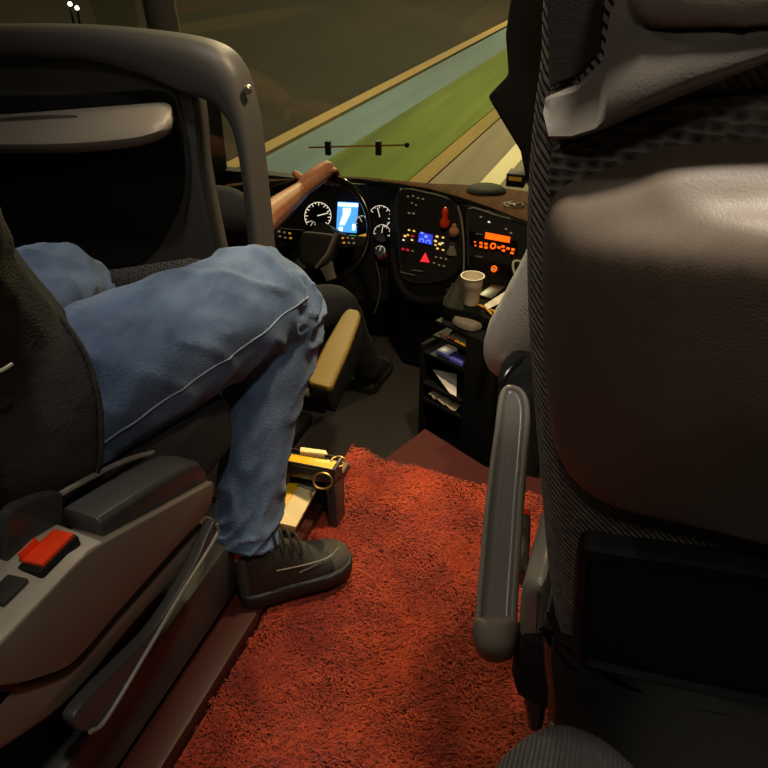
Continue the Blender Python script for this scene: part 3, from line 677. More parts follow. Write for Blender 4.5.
# plates: cluster, switch, radio planes
CP, CN = onD(340, 220, 3.62), V((.14, -.85, .5)).normalized()
SP, SN = onD(428, 235, 3.26), V((-.30, -.82, .48)).normalized()
RP, RN = onD(490, 245, 2.90), V((-.30, -.82, .48)).normalized()
cp = lambda x, y, h=0.: onP(x, y, CP+CN*h, CN)
sp = lambda x, y, h=0.: onP(x, y, SP+SN*h, SN)
rp = lambda x, y, h=0.: onP(x, y, RP+RN*h, RN)
b = MB(); b.loft([[f, k, k-V((0, 0, .04)), f-V((0, 0, .03))] for f, k in zip(FE, back)]); b.build('top_cover', 'dash_top', dash, bevel=.006)
def facecol(x, y0):
    P = cp if x < 392 else (sp if x < 462 else rp)
    return P
cols = []
for (x, y), f in zip(FEpx, FE):
    P = facecol(x, y); lo = 300 if x < 462 else 300
    p1_ = P(x, y+9); p2_ = P(x, lo)
    cols.append([f+V((0, 0, .0)), f+V((0, -.012, -.012)), f.lerp(p1_, .6), p1_, p2_, V((p2_.x, p2_.y+.05, FZ+.02)), V((p2_.x, p2_.y+.3, FZ+.02)), f+V((0, .12, -.05))])
b = MB(); b.loft(cols); b.build('fascia', 'dash', dash)
# instrument cluster hood lip
b = MB(); b.tube(smo([cp(x, y, .05) for x, y in ((258, 200), (275, 188), (300, 182), (340, 180), (375, 183), (394, 192), (399, 215), (398, 245))], 5, False), .012, 10); b.build('cluster_hood', 'dash', dash)
def disc(b, c, r, n_, h=.003, seg=20): b.lathe(c, [(r, 0), (r, h)], axes(n_), seg)
def gauge(px_, py_, r, a0, a1, nt, na, span=None):
    c = cp(px_, py_, .004 if px_ < 355 else .035); X, Y_, Z_ = axes(CN)
    b = MB(); disc(b, c, r*1.08, CN, .002); g = b.build('gauge', 'gloss', dash)
    b = MB(); arc = [c+CN*.004+X*(r*math.cos(a))+Y_*(r*math.sin(a)) for a in [R(a0+(a1-a0)*i/24) for i in range(25)]]
    b.tube(arc, r*.026, 5)
    for i in range(nt):
        a = R(a0+(a1-a0)*i/(nt-1)); d = X*math.cos(a)+Y_*math.sin(a); t = Z_.cross(d)
        l = r*(.24 if i % 2 == 0 else .13); b.box(c+CN*.004+d*(r-l/2), (l, r*.05, .002), (d, t, Z_))
    b.build('dial_marks', 'e_white', g)
    a = R(na); d = X*math.cos(a)+Y_*math.sin(a); t = Z_.cross(d); b = MB(); b.box(c+CN*.008+d*(r*.4), (r*.85, r*.06, .002), (d, t, Z_)); b.build('needle', 'e_white', g)
PXM = 3.62/768
gauge(318, 216, 13.5*PXM, 215, -35, 17, 18)
gauge(380, 217, 11*PXM, 150, -60, 9, 110)
gauge(382, 233, 8*PXM, 190, -20, 7, 85)
gauge(311, 226, 5*PXM, 160, 20, 5, 60)
gauge(362, 222, 6*PXM, 200, 60, 5, 120)
gauge(380, 251, 5*PXM, 150, -10, 5, 80)
def quad(P, pts, h, name, m, parent, th=.003):
    b = MB(); q = [P(x, y, h) for x, y in pts]; n_ = (q[1]-q[0]).cross(q[2]-q[0]).normalized()
    d = (EYE-q[0]).normalized(); n_ = n_ if n_.dot(d) > 0 else -n_
    b.prism(q, n_*th); return b.build(name, m, parent, smooth=0)
scr = quad(cp, ((338, 202), (358.5, 203), (356.5, 233), (336.5, 231.5)), .012, 'display_screen', 'e_screen', dash, .006)
quad(cp, ((338.3, 202.6), (358.2, 203.6), (357.9, 207), (338, 206)), .019, 'header_bar', 'e_screenw', scr, .001)
quad(cp, ((343, 208), (351, 208), (350, 214), (344.5, 225), (339.5, 225), (343, 214)), .019, 'lane_graphic', 'e_screenw', scr, .001)
quad(cp, ((339, 227), (343, 227), (342.5, 231), (338.5, 231)), .019, 'icon', 'e_screenw', scr, .001)
quad(cp, ((352.5, 224), (355.5, 224.3), (355, 230.5), (352, 230)), .019, 'icon', 'e_screenw', scr, .001)
quad(cp, ((349, 235), (356, 235.5), (356, 237), (350, 236.6)), .03, 'indicator_lamp', 'e_green', dash)
quad(cp, ((356, 236.5), (366, 233.5), (366.5, 236), (362, 239.5), (357, 239)), .03, 'indicator_lamp', 'e_amber', dash)
# switch panel
b = MB(); b.pad(smo([sp(x, y, .004) for x, y in ((398, 192), (428, 192), (456, 204), (461, 240), (461, 268), (440, 283), (404, 280), (398, 240))], 4), SN, [(0, -.01), (0, .0), (.006, .006), (.012, .004)]); swp = b.build('switch_panel', 'black', dash)
def dot(P, n_, x, y, rr, m, parent, D, name='button', h=.014):
    c = P(x, y, h); X, Y_, Z_ = axes(n_); b = MB(); r = rr*D/768; b.box(c, (r*1.65, r*1.15, .004), (X, Y_, Z_)); return b.build(name, m, parent, smooth=0)
for x, y, r, m in ((409, 230, 1.2, 'e_yellow'), (414, 231, 1.2, 'e_yellow'), (405, 236, 1.6, 'e_yellow'), (408, 235, 1.2, 'e_yellow'), (412.5, 236, 1.7, 'e_dred'), (403.5, 240, 1.3, 'e_white'), (412, 240, 1.4, 'e_yellow'),
                   (437, 236.5, 1.7, 'e_yellow'), (443, 237.5, 1.3, 'e_yellow'), (435.5, 241, 1.7, 'e_yellow'), (440, 244, 1.9, 'e_yellow'), (442.5, 243, 1.2, 'e_white'), (435.5, 245, 1.2, 'e_yellow'), (437.5, 248.5, 1.4, 'e_yellow'), (443, 250, 1.2, 'e_yellow'),
                   (403, 249, 1.9, 'e_dred'), (407.5, 250, 1.9, 'e_dred'), (412.5, 251, 1.2, 'e_dim'),
                   (436, 257, 1.2, 'e_dim'), (441, 258, 1.2, 'e_dim'), (446, 259, 1.2, 'e_dim'), (434, 263, 1.2, 'e_dim'), (439, 265, 1.2, 'e_dim'), (444, 266, 1.2, 'e_dim'),
                   (408, 196.5, 1.1, 'e_dim'), (413, 196, 1.1, 'e_dim'), (418, 198, 1.1, 'e_dim'), (423, 199, 1.1, 'e_dim'), (412, 203, 1.0, 'e_dim'), (416, 205, 1.0, 'e_dim'), (409, 213, 1.4, 'e_dim'), (413.5, 213.5, 1.4, 'e_dim')):
    dot(sp, SN, x, y, r, m, swp, 3.26)
ds = quad(sp, ((420, 232), (433, 235), (432, 245), (418, 242)), .012, 'small_display', 'e_blue', swp)
for x, y in ((421.5, 241), (428, 242.5)):
    b = MB(); X, Y_, Z_ = axes(SN); c = sp(x, y, .017); b.tube([c+X*(.010*math.cos(t))+Y_*(.010*math.sin(t)) for t in [R(200-220*i/10) for i in range(11)]], .0018, 5); b.build('dial_mark', 'e_lblue', ds)
dot(sp, SN, 426, 236.5, 2, 'e_lblue', ds, 3.26, 'dial_mark', .017); dot(sp, SN, 422, 233, 1.5, 'e_lblue', ds, 3.26, 'dial_mark', .017)
quad(sp, ((425.5, 253), (429.5, 262.5), (420.5, 261.5)), .012, 'hazard_switch', 'e_red', swp)
for x0, y0, x1, y1 in ((399, 271, 415, 276), (412, 269.5, 423, 272)):
    quad(sp, ((x0, y0), (x1, y1-1.2), (x1, y1), (x0, y0+1.2)), .012, 'slot_trim', 'plastic_grey', swp)
# curved pocket lip under the switches
b = MB(); b.tube(smo([sp(x, y, .03) for x, y in ((392, 250), (396, 275), (405, 293), (420, 301), (440, 301), (458, 295), (466, 284))], 5, False), [.02]*31, 10); b.build('pocket_lip', 'dash', dash)
# silver trim line between switch and radio panels
b = MB(); b.tube(smo([onD(x, y, 3.02) for x, y in ((458, 206), (461.5, 220), (463.5, 240), (464, 258), (463.5, 274))], 4, False), .0042, 8); b.build('trim_line', 'plastic_grey', dash)
# radio panel
b = MB(); b.pad(smo([rp(x, y, .004) for x, y in ((468, 208), (495, 214), (540, 228), (560, 250), (545, 292), (500, 284), (470, 272), (467, 240))], 3), RN, [(0, -.01), (0, .0), (.006, .006), (.012, .004)]); rpn = b.build('radio_panel', 'black', dash)
rd = quad(rp, ((470, 231), (518, 242), (518, 254), (470, 243)), .008, 'radio', 'gloss', dash, .008)
quad(rp, ((486, 232.3), (510.5, 237), (509.5, 243), (485, 238.6)), .018, 'radio_display', 'e_orange', rd)
for x, y in ((475, 242), (475.5, 245.5), (481, 243), (486, 244), (481, 246.5), (486, 247.5), (499, 247.5), (503, 246.5), (503.5, 250.5), (508, 248.5), (513, 249.5), (512, 253)):
    dot(rp, RN, x, y, 1.9 if x > 477 else 1.1, 'e_orange', rd, 2.9, 'button', .018).scale
def ringm(P, n_, x, y, r, m, parent, D, name):
    c = P(x, y, .02); X, Y_, Z_ = axes(n_); b = MB(); rr = r*D/768; b.tube([c+X*(rr*math.cos(t))+Y_*(rr*math.sin(t)) for t in [2*math.pi*i/16 for i in range(17)]], rr*.3, 6); return b.build(name, m, parent)
ringm(rp, RN, 493, 246, 2.6, 'e_orange', rd, 2.9, 'dial_ring')
hc = quad(rp, ((470, 256), (516, 267), (516, 283), (470, 270)), .008, 'heater_panel', 'gloss', dash, .006)
ringm(rp, RN, 494, 268.8, 2.6, 'e_orange', hc, 2.9, 'dial_ring'); dot(rp, RN, 494, 269, .7, 'e_white', hc, 2.9, 'dial_ring', .02)
for x, y in ((479, 234), (479, 256.5)): quad(rp, ((x-3, y-1), (x+4, y), (x+4, y+1.4), (x-3, y+.5)), .018, 'slot_trim', 'plastic_grey', rd)
for x, y in ((481, 217), (489, 222), (506, 229), (511, 233)): dot(rp, RN, x, y, 1.3, 'e_white' if x == 489 else 'e_dim', rpn, 2.9, 'button')
quad(rp, ((484, 274), (504, 279), (503, 282), (485, 277.5)), .016, 'slot_trim', 'plastic_grey', hc)
# low speaker mound on the brown top, round emblem
c = onD(492, 193, 3.05)
b = MB(); c = V((c.x, c.y+.06, c.z-.005)); c = V((back[9].x, back[9].y-.075, back[9].z)); b.lathe(c, [(.085, -.03), (.083, .006), (.07, .016), (.03, .019)], None, 28); b.build('speaker_mound', 'dash', dash)
ec = (FE[9].lerp(FE[10], .78)); ec = ec.lerp(back[10], .38)+V((-.01, 0, .005)); X = (FE[10]-FE[9]).normalized(); Y_ = (back[10]-FE[10]); Y_ = (Y_-X*Y_.dot(X)).normalized(); Z_ = X.cross(Y_); 
if Z_.z < 0: Z_ = -Z_
er = .038; b = MB(); b.tube([ec+X*(er*math.cos(t))+Y_*(er*1.0*math.sin(t)) for t in [2*math.pi*i/28 for i in range(29)]], .0022, 6)
for k in range(3):
    a = R(90+120*k); d = X*math.cos(a)+Y_*math.sin(a); s = Z_.cross(d)
    b.prism([ec+s*.0055, ec+d*er*.97, ec-s*.0055], Z_*.002)
b.build('emblem', 'white', dash)
# ledge and shelf unit
KZ = onD(470, 301, 2.66).z
UN = V((-.42, -.9, 0)).normalized(); UX = V((.9, -.42, 0)).normalized()
UPt = onD(450, 350, 2.66)
up_ = lambda x, y, h=0.: onP(x, y, UPt+UN*h, UN)
lg = [onZ(x, y, KZ) for x, y in ((442, 304), (455, 280), (470, 270), (520, 270), (560, 290), (520, 325), (498, 322), (470, 312))]
b = MB(); b.pad(smo(lg, 3), (0, 0, 1), [(.01, -.05), (0, -.04), (0, -.008), (.003, -.002), (.008, 0)]); b.build('ledge', 'ledge_black', dash)
cu0 = up_(424, 345); cw = .34
ub = MB(); base = V((cu0.x, cu0.y, FZ)); H = KZ-.05-FZ
def uq(u, d, z): return V((cu0.x, cu0.y, 0))+UX*u-UN*d+V((0, 0, z))
ub.prism([uq(0, .17, FZ), uq(cw, .17, FZ), uq(cw, .2, FZ), uq(0, .2, FZ)], (0, 0, H))
ub.prism([uq(-.02, .0, FZ), uq(-.0, .0, FZ), uq(-.0, .2, FZ), uq(-.02, .2, FZ)], (0, 0, H-.12))
ub.prism([uq(cw*.56, -.01, FZ), uq(cw+.04, -.01, FZ), uq(cw+.04, .2, FZ), uq(cw*.56, .2, FZ)], (0, 0, H))
shelf = ub.build('shelf_unit', 'dash', dash, bevel=.006)
def shelfz(x, y): return up_(x, y, -.02).z
SZ = [shelfz(452, 323), shelfz(450, 338), shelfz(448, 358), shelfz(440, 386), shelfz(440, 402)]
for i_, z in enumerate(SZ):
    ul = (.05, .04, 0, 0, 0)[i_]
    b = MB(); b.prism([uq(ul, .0, z-.012), uq(cw*.58, .0, z-.012), uq(cw*.58, .18, z-.012), uq(ul, .18, z-.012)], (0, 0, .010)); b.build('shelf', 'black', shelf)
# rounded outer flank of the console
fl = []
for z, r in ((KZ-.0, .07), (KZ-.06, .085), (-.2, .08), (FZ, .06)):
    c = uq(cw+.06, .06, 0); fl.append([V((c.x+r*1.1*math.cos(a), c.y+r*2.1*math.sin(a), z)) for a in [2*math.pi*k/24 for k in range(24)]])
b = MB(); b.loft(fl); b.build('console_flank', 'plastic_dark', dash)
b = MB(); b.tube(smo([onD(x, y, 2.42) for x, y in ((511, 303), (500, 312), (493, 328), (489, 345))], 4, False), .014, 10); b.build('flank_edge', 'plastic_dark', dash)

# things on the dash and console
cup = MB(); c = onD(471, 301, 2.64); c.z = KZ+.001; hh = .103; r0, r1 = .026, .0385
cup.lathe(c, [(r0, 0), (r0+.001, .004), (r0+(r1-r0)*.55, hh*.62), (r0+(r1-r0)*.6+.001, hh*.64), (r1-.001, hh-.006), (r1+.0022, hh-.004), (r1+.0022, hh), (r1-.0012, hh), (r1-.003, hh-.01), (r0-.0005, .006)], None, 32)
tag(cup.build('paper_cup', 'cup', origin=c), 'off white vending cup standing on the console ledge', 'cup')
def item(name, m, label, cat, b, **k): return tag(b.build(name, m, **k), label, cat)
b = MB(); b.tube(smo([onD(x, y, 2.74) for x, y in ((523, 262), (515, 261), (513, 266), (515, 274), (518, 279))], 4, False), .0045, 8)
item('charging_cable', 'white', 'looped white charging cable below the orange lit radio', 'cable', b)
q = [onZ(x, y, KZ+.002) for x, y in ((478, 296), (492, 286), (505, 288), (492, 300))]
b = MB(); b.prism(q, (0, 0, .006)); item('rubber_pad', 'plastic_dark', 'dark grey pad lying right of the cup on the ledge', 'pad', b, bevel=.002)
b = MB(); X = []
for i in range(9):
    t = i/8; x = 486+22*t; y = 307-14*t; X.append([onZ(x-1.5, y-2.5, KZ+.012+.008*math.sin(t*9)), onZ(x+2+2*t, y+2+2*t, KZ+.01+.006*math.cos(t*7))])
b.grid(X); item('receipt', 'white', 'crumpled white receipt at the right end of the console ledge', 'paper', b, solid=.002)
b = MB(); b.tube([onZ(478, 304.5, KZ+.006), onZ(496, 312, KZ+.006)], .0042, 6); item('pencil', 'yellow', 'yellow pencil lying at the front of the ledge below the cup', 'pencil', b)
b = MB(); b.tube([onZ(484, 306, KZ+.014), onZ(492, 314.5, KZ+.006)], .0042, 6); item('pencil', 'yellow', 'shorter yellow pencil crossing another on the ledge', 'pencil', b)
def shelf_item(x0, x1, z, d0, d1, th): # box lying along a shelf between two pixel columns
    a = up_(x0, 350).x; u0 = (up_(x0, 350)-cu0).dot(UX); u1 = (up_(x1, 350)-cu0).dot(UX)
    return [uq(u0, d0, z), uq(u1, d0, z), uq(u1, d1, z), uq(u0, d1, z)], V((0, 0, th))
z = SZ[0]; q, v = shelf_item(449, 469, z, .01, .08, .028)
b = MB(); b.pad(smo(q, 4), (0, 0, 1), [(.006, 0), (0, .006), (0, .018), (.006, .026)]); item('glasses_case', 'plastic_grey', 'rounded grey glasses case on the top shelf of the console', 'case', b)
z = SZ[1]; q, v = shelf_item(445, 466, z, .02, .1, .008); b = MB(); b.prism(q, v); item('notebook', 'tan_paper', 'thin pale notebook on the shelf under the glasses case', 'notebook', b, bevel=.002)
u = lambda x: (up_(x, 350)-cu0).dot(UX)
b = MB(); b.tube([uq(u(437), .012, SZ[1]+.006), uq(u(452), .010, SZ[1]+.006)], .0045, 8); item('pen', 'brown_red', 'red brown pen on the second console shelf', 'pen', b)
b = MB(); b.tube([uq(u(453.5), .009, SZ[1]+.006), uq(u(466), .006, SZ[1]+.006)], .0045, 8); item('pen', 'yellow', 'yellow pen right of the red brown one on the shelf', 'pen', b)
q, v = shelf_item(434, 447, SZ[2], .01, .06, .018); b = MB(); b.prism(q, v); item('packet', 'violet', 'blue packet at the left of the middle console shelf', 'packet', b, bevel=.004)
q, v = shelf_item(449, 463, SZ[2], .0, .05, .02); b = MB(); b.prism(q, v); item('packet', 'violet', 'blue packet nearer the right of the middle console shelf', 'packet', b, bevel=.004)
b = MB(); zz = SZ[3]; q = [uq(u(428), .03, zz+.045), uq(u(452), .0, zz+.004), uq(u(459), .0, zz+.004), uq(u(446), .07, zz+.04)]
b.prism(q, (0, 0, .003)); item('paper_sheet', 'white', 'tilted white sheet on the fourth console shelf', 'paper', b)
b = MB(); rows = []
for i in range(10):
    t = i/9; rows.append([uq(u(429+29*t), .004, SZ[4]+.004+.02*(1-t)+.005*math.sin(i*2.3)), uq(u(430+28*t), .03, SZ[4]+.02*(1-t)+.014+.007*math.sin(i*1.7)), uq(u(432+26*t), .06, SZ[4]+.006)])
b.grid(rows); item('crumpled_papers', 'tan_paper', 'crumpled tan papers on the lowest console shelf', 'paper', b, solid=.003)
# ornaments on the dash
def hang(x, y): return sp(x, y, .03)
b = MB(); c = hang(445, 219); b.lathe(c-V((0, 0, .03)), [(.02, 0), (.022, .02), (.012, .04), (.015, .055), (.013, .07), (.004, .08)], None, 14); item('figurine', 'red_plastic', 'small red figurine on the dashboard right of the lit switches', 'ornament', b)
b = MB(); c = hang(454, 232); b.ball(c, (.022, .012, .024)); b.ball(c+V((0, 0, .026)), (.01, .008, .012)); o = item('charm', 'skin', 'pinkish charm hanging on the dashboard below the red figurine', 'ornament', b, remesh=.004, sm=2)
b = MB()
c = hang(452, 246)
for k, a in enumerate((-.35, .05, .4)):
    d = V((math.sin(a), -.1, -math.cos(a))); b.box(c+d*.018, (.016, .004, .045), (V((math.cos(a), 0, math.sin(a))), V((0, 1, 0)), -d))
    b.lathe(c-V((0, 0, 0))+d*-.002, [(.011, -.002), (.011, .002)], axes((0, -1, 0)), 12)
item('key_bunch', 'plastic_pale', 'bunch of silver keys hanging left of the silver trim line', 'keys', b)
b = MB(); c = sp(450, 289, .035); d = UX; 
b.box(c, (.05, .006, .012), (V((.8, -.3, .5)).normalized(), V((.3, .9, 0)).normalized(), V((-.5, .1, .8)).normalized())); b.box(c+V((.01, 0, .01)), (.012, .006, .03)); item('loose_clip', 'metal', 'small silver clip in the pocket left of the cup', 'clip', b)
b = MB(); c = cp(385, 256, .05); b.ball(c, (.012, .012, .016)); b.box(c-V((.02, 0, .012)), (.03, .01, .012)); item('key_fob', 'e_dred' if False else 'brown_red', 'key with red tag at the steering column right side', 'key', b)
b = MB(); b.tube(smo([cp(x, y, .06) for x, y in ((376, 262), (379, 275), (380, 292), (377, 306), (374, 314))], 5, False), .004, 8); item('dangling_cord', 'plastic_dark', 'thin dark cord hanging below the steering wheel right side', 'cord', b)
b = MB(); c = onD(517, 178, 2.95); b.box(c, (.07, .08, .05)); bx_ = item('dash_box', 'black', 'small black box with yellow stripe on the brown dashboard top', 'box', b, bevel=.004)
b = MB(); b.box(c+V((0, -.042, .008)), (.05, .004, .014)); b.build('stripe', 'yellow', bx_)
# thin rod with two dark clips on the windscreen
def wsc(x, y):
    return onY(x, y, 3.18)
ro = thing('windscreen_rod', wsc(355, 150), 'thin rod with two dark clips low on the windscreen', 'rod')
b = MB(); b.tube([wsc(309, 147.5), wsc(345, 146.5), wsc(407, 145)], .004, 6); b.build('rod', 'brass', ro)
for x in (328, 378.5): b = MB(); b.box(wsc(x, 148), (.022, .02, .06)); b.build('clip', 'black', ro)
b = MB(); b.ball(wsc(407, 145), .011); b.build('tip', 'black', ro)

# ------------------------------------------------------------------ steering wheel
WC = onD(317, 231, 3.25); WN = V((.05, -.85, .53)).normalized(); WXa, WYa, _ = axes(WN); WRad = .232
sw = thing('steering_wheel', WC-WN*.1, 'black steering wheel with control buttons on its spokes', 'steering wheel')
b = MB(); b.tube([WC+WXa*(WRad*math.cos(t))+WYa*(WRad*math.sin(t)) for t in [2*math.pi*i/64 for i in range(65)]], .0145, 12); b.build('rim', 'gloss', sw)
hub = smo([WC+WXa*x+WYa*(y-.06)-WN*.03 for x, y in ((-.085, .05), (0, .06), (.085, .05), (.09, -.02), (.06, -.09), (0, -.1), (-.06, -.09), (-.09, -.02))], 4)
b = MB(); b.pad(hub, WN, [(.01, -.05), (0, -.03), (0, 0), (.008, .012), (.025, .018)]); b.build('hub', 'black', sw)
for (x0, y0), (x1, y1) in (((-.07, -.03), (-.222, -.025)), ((.07, -.03), (.222, -.025)), ((-.05, -.13), (-.10, -.205)), ((.05, -.13), (.10, -.205))):
    p, q = WC+WXa*x0+WYa*y0-WN*.03, WC+WXa*x1+WYa*y1; b = MB(); d = (q-p).normalized(); s = WN.cross(d)
    b.loft([[c+s*w+WN*.01, c-s*w+WN*.01, c-s*w-WN*.012, c+s*w-WN*.012] for c, w in ((p, .034), (p.lerp(q, .5), .026), (q, .024))]); sk = b.build('spoke', 'partition' if y0 < -.1 and x0 > 0 else 'black', sw, bevel=.005)
    if y0 > -.1:
        for i, (t, v) in enumerate(((.3, .012), (.45, .014), (.6, .012), (.35, -.008), (.5, -.008), (.65, -.008))):
            b = MB(); b.box(p.lerp(q, t)+s*v+WN*.013, (.010, .007, .004), (d, s, WN)); b.build('button', 'e_dim' if i % 3 else 'e_amber', sk, smooth=0)
b = MB(); b.tube([WC+WXa*.085+WYa*.0-WN*.01, WC+WXa*.06+WYa*-.09-WN*.008, WC+WXa*.015+WYa*-.155-WN*.008], [.014, .012, .009], 8, flat=.6); b.build('spoke_trim', 'plastic_grey', sw)
b = MB(); b.tube([WC-WN*.06, WC-WN*.38], [.05, .065], 14); b.build('column', 'black', sw)

# ------------------------------------------------------------------ driver and driver's seat
dr = thing('person', (-1.36, 2.2, FZ), 'driver gripping the top of the steering wheel, half hidden by the partition', 'person')
DXc = -1.36
pvD = V((DXc, 2.0, -.06)); chD = V((DXc, 1.94, .3)); hdD = V((DXc, 1.99, .66)); fD = V((0, 1, 0))
topw = WC+WYa*WRad
sRd, sLd = V((DXc+.18, 1.97, .41)), V((DXc-.18, 1.97, .41))
gr = WC+WXa*(WRad*math.cos(R(88)))+WYa*(WRad*math.sin(R(88)))           # where the right hand holds the rim
wrRd = onD(299, 192, 3.14); elRd = onD(240, 240, 2.62)
wl = WC+WXa*(WRad*math.cos(R(170)))+WYa*(WRad*math.sin(R(170)))
elLd = V((DXc-.26, 2.2, .13)); wrLd = wl+V((-.03, -.07, -.02))
b = MB(); head(b, hdD, fD); chain(b, [hdD-V((0, .02, .06)), V((DXc, 1.95, .48)), chD+V((0, 0, .1))], [.055, .057, .075]); chain(b, [chD+V((0, 0, .07)), chD, pvD], [.11, .13, .14])
for sh, el, wr in ((sRd, elRd, wrRd), (sLd, elLd, wrLd)): chain(b, [chD+V((0, 0, .09)), sh, (sh+el)/2, el, (el+wr)/2, wr], [0.06, .058, .054, .056, .054, .038])
legs = []
for sgn in (-1, 1):
    hp = pvD+V((.1*sgn, .03, 0)); kn = V((DXc+.17*sgn+(.14 if sgn > 0 else 0), 2.46, -.12)); an = V((DXc+.17*sgn+(.2 if sgn > 0 else 0), 2.66, -.5)); legs.append((hp, kn, an)); chain(b, [pvD, hp, kn, an, an+V((0, .1, -.05))], [.1, .08, .055, .036, .032])
# right hand over the top of the rim
back_ = (WN*.6+WYa*.8).normalized(); tang = WXa
kb = gr+back_*.030-WN*0.0
b.tube(smo([wrRd, wrRd.lerp(kb, .5)+back_*.006, kb], 4, False), smo([.032, .040, .039], 4, False), 14, roundcap=True)
fo = -WN
for i, L in enumerate((.078, .086, .08, .064)):
    p0 = kb+tang*(-.036+.026*i)-back_*.002
    pts = [p0-fo*.02-back_*.004, p0+fo*.012+back_*.006*(1 if i in (1, 2) else .4), p0+fo*.034-back_*.012, p0+fo*.032-back_*.044, p0+fo*.01-back_*.058]
    chain(b, pts, [.0105, .0118, .0108, .0098, .0085], 10)
tb = wrRd.lerp(kb, .45)-tang*.025
chain(b, [tb, tb-tang*.032+back_*.022+fo*.01, tb-tang*.052+back_*.036+fo*.022, tb-tang*.058+back_*.034+fo*.045], [.017, .0155, .0135, .011], 10)
hand(b, wrLd, (wl-wrLd), WN, -WXa, .7)
b.build('body', 'skin', dr, remesh=.0055, sm=3); eyes(hdD, fD, dr); hairmesh(hdD, fD, dr)
b = MB(); chain(b, [chD+V((0, 0, .12)), chD, (chD+pvD)/2, pvD+V((0, 0, .02))], [.12, .16, .16, .17], 20)
for sh, el in ((sRd, elRd), (sLd, elLd)): b.tube(smo([chD+V((0, 0, .1)), sh, sh.lerp(el, .5), sh.lerp(el, .85)], 8, False), smo([.08, .075, .066, .062], 8, False), 20)
b.build('shirt', 'navy', dr, remesh=.01, sm=3)
b = MB()
for hp, kn, an in legs: b.tube(smo([pvD, hp, hp.lerp(kn, .5), kn, kn.lerp(an, .5), an], 8, False), smo([.13, .11, .1, .085, .075, .068], 8, False), 24, wr=wrinkle(9, .06, .6))
b.build('trousers', 'navy', dr, remesh=.01, sm=2)
for hp, kn, an in legs: shoe(dr, V((an.x, an.y-.04, FZ)), V((an.x, an.y+.23, FZ)), FZ+.002)
dsn = thing('driver_seat', (DXc, 2.0, FZ), "driver's seat with an olive padded armrest on the aisle side", 'seat')
b = MB(); b.box((DXc, 2.08, -.21), (.52, .54, .13)); b.build('seat_cushion', 'black_fabric', dsn, bevel=.035)
b = MB(); b.loft([[V((DXc-.25, y, z)), V((DXc+.25, y, z)), V((DXc+.25, y-.11, z)), V((DXc-.25, y-.11, z))] for z, y in ((-.22, 1.82), (0, 1.80), (.3, 1.765), (.52, 1.75), (.6, 1.74))]); b.build('backrest', 'black_fabric', dsn, bevel=.04)
b = MB(); b.ball((DXc, 1.70, .68), (.15, .055, .1)); b.build('headrest', 'black_fabric', dsn)
b = MB(); b.box((DXc, 2.05, -.42), (.4, .45, .32)); b.box((DXc, 2.05, FZ+.03), (.5, .6, .05)); b.build('base', 'black', dsn, bevel=.02)
A0, A1 = onD(319, 388, 2.25), onD(354, 313, 2.58)
ad = (A1-A0).normalized(); sd = V((1, -.1, 0)).normalized(); un = sd.cross(ad).normalized(); rings = []
for t, w, h in ((0, .028, .03), (.03, .042, .05), (.5, .042, .06), (.9, .034, .056), (.97, .028, .045), (1, .018, .03)):
    c = A0.lerp(A1, t); rings.append([c+sd*(w*x)+un*(h*y-.0) for x, y in ((-1, 0), (-.85, .0), (.85, .0), (1, -.15), (1, -1.8), (-1, -1.8))])
b = MB(); b.loft(rings); ar2 = b.build('armrest', 'black', dsn, bevel=.006)
rings = []
for t, w in ((0, .028), (.03, .042), (.5, .042), (.9, .034), (.97, .028), (1, .018)):
    c = A0.lerp(A1, t); rings.append([c+sd*(w*x)+un*y for x, y in ((-1, -.006), (-1, .008), (-.8, .014), (.8, .014), (1, .008), (1, -.006))])
b = MB(); b.loft(rings); b.build('armrest_pad', 'olive', ar2, bevel=.003, label='olive padded armrest top')
b = MB(); b.box((A0.x-.16, A0.y+.10, A0.z-.12), (.28, .05, .06)); b.build('armrest_bracket', 'black', dsn, bevel=.01)

# ------------------------------------------------------------------ black bin with amber block and cream carton behind the shoe
bz0 = -.02
tb_ = thing('storage_bin', onZ(308, 500, bz0), 'black bin with amber strip on top and cream carton inside, behind the shoe', 'bin')
TZb = .165
t4 = [onZ(x, y, TZb) for x, y in ((282, 464), (288, 451), (343, 461), (335, 474))]
fl0, bl0, br0, fr0 = t4
def vz(p, z): return V((p.x, p.y, z))
b = MB(); b.prism(t4, (0, 0, -.032)); b.build('top_tray', 'plastic_dark', tb_, bevel=.005)
b = MB(); q = [fr0.lerp(fl0, .0), fr0.lerp(fl0, .18), br0.lerp(bl0, .18), br0]
b.prism([p+V((0, 0, -.032)) for p in q], (0, 0, -.16)); b.build('side_wall', 'plastic_dark', tb_, bevel=.004)
q = [bl0, br0, br0+(fr0-br0)*.1, bl0+(fl0-bl0)*.1]; b = MB(); b.prism([p+V((0, 0, -.032)) for p in q], (0, 0, -.16)); b.build('back_wall', 'black', tb_)
b = MB(); q = [onZ(x, y, TZb) for x, y in ((287.5, 464), (291.5, 456), (338, 463.5), (333, 472))]; b.prism(q, (0, 0, .006)); b.build('amber_strip', 'amber', tb_, bevel=.001, label='amber strip')
b = MB()
for p_, q_ in ((fl0, bl0), (bl0, br0), (br0, fr0), (fr0, fl0)):
    ci = (fl0+bl0+br0+fr0)/4; w_ = lambda p: p+(ci-p).normalized()*.008
    b.prism([p_, q_, w_(q_), w_(p_)], (0, 0, .011))
b.build('tray_rim', 'plastic_dark', tb_, bevel=.002)
q = [onZ(x, y, TZb+.001) for x, y in ((300, 455.5), (301, 451.2), (326, 454.5), (328, 458.5))]; b = MB(); b.prism(q, (0, 0, .012)); item('card_box', 'cream', 'flat cream card lying behind the amber strip on the black bin', 'card', b, bevel=.001)
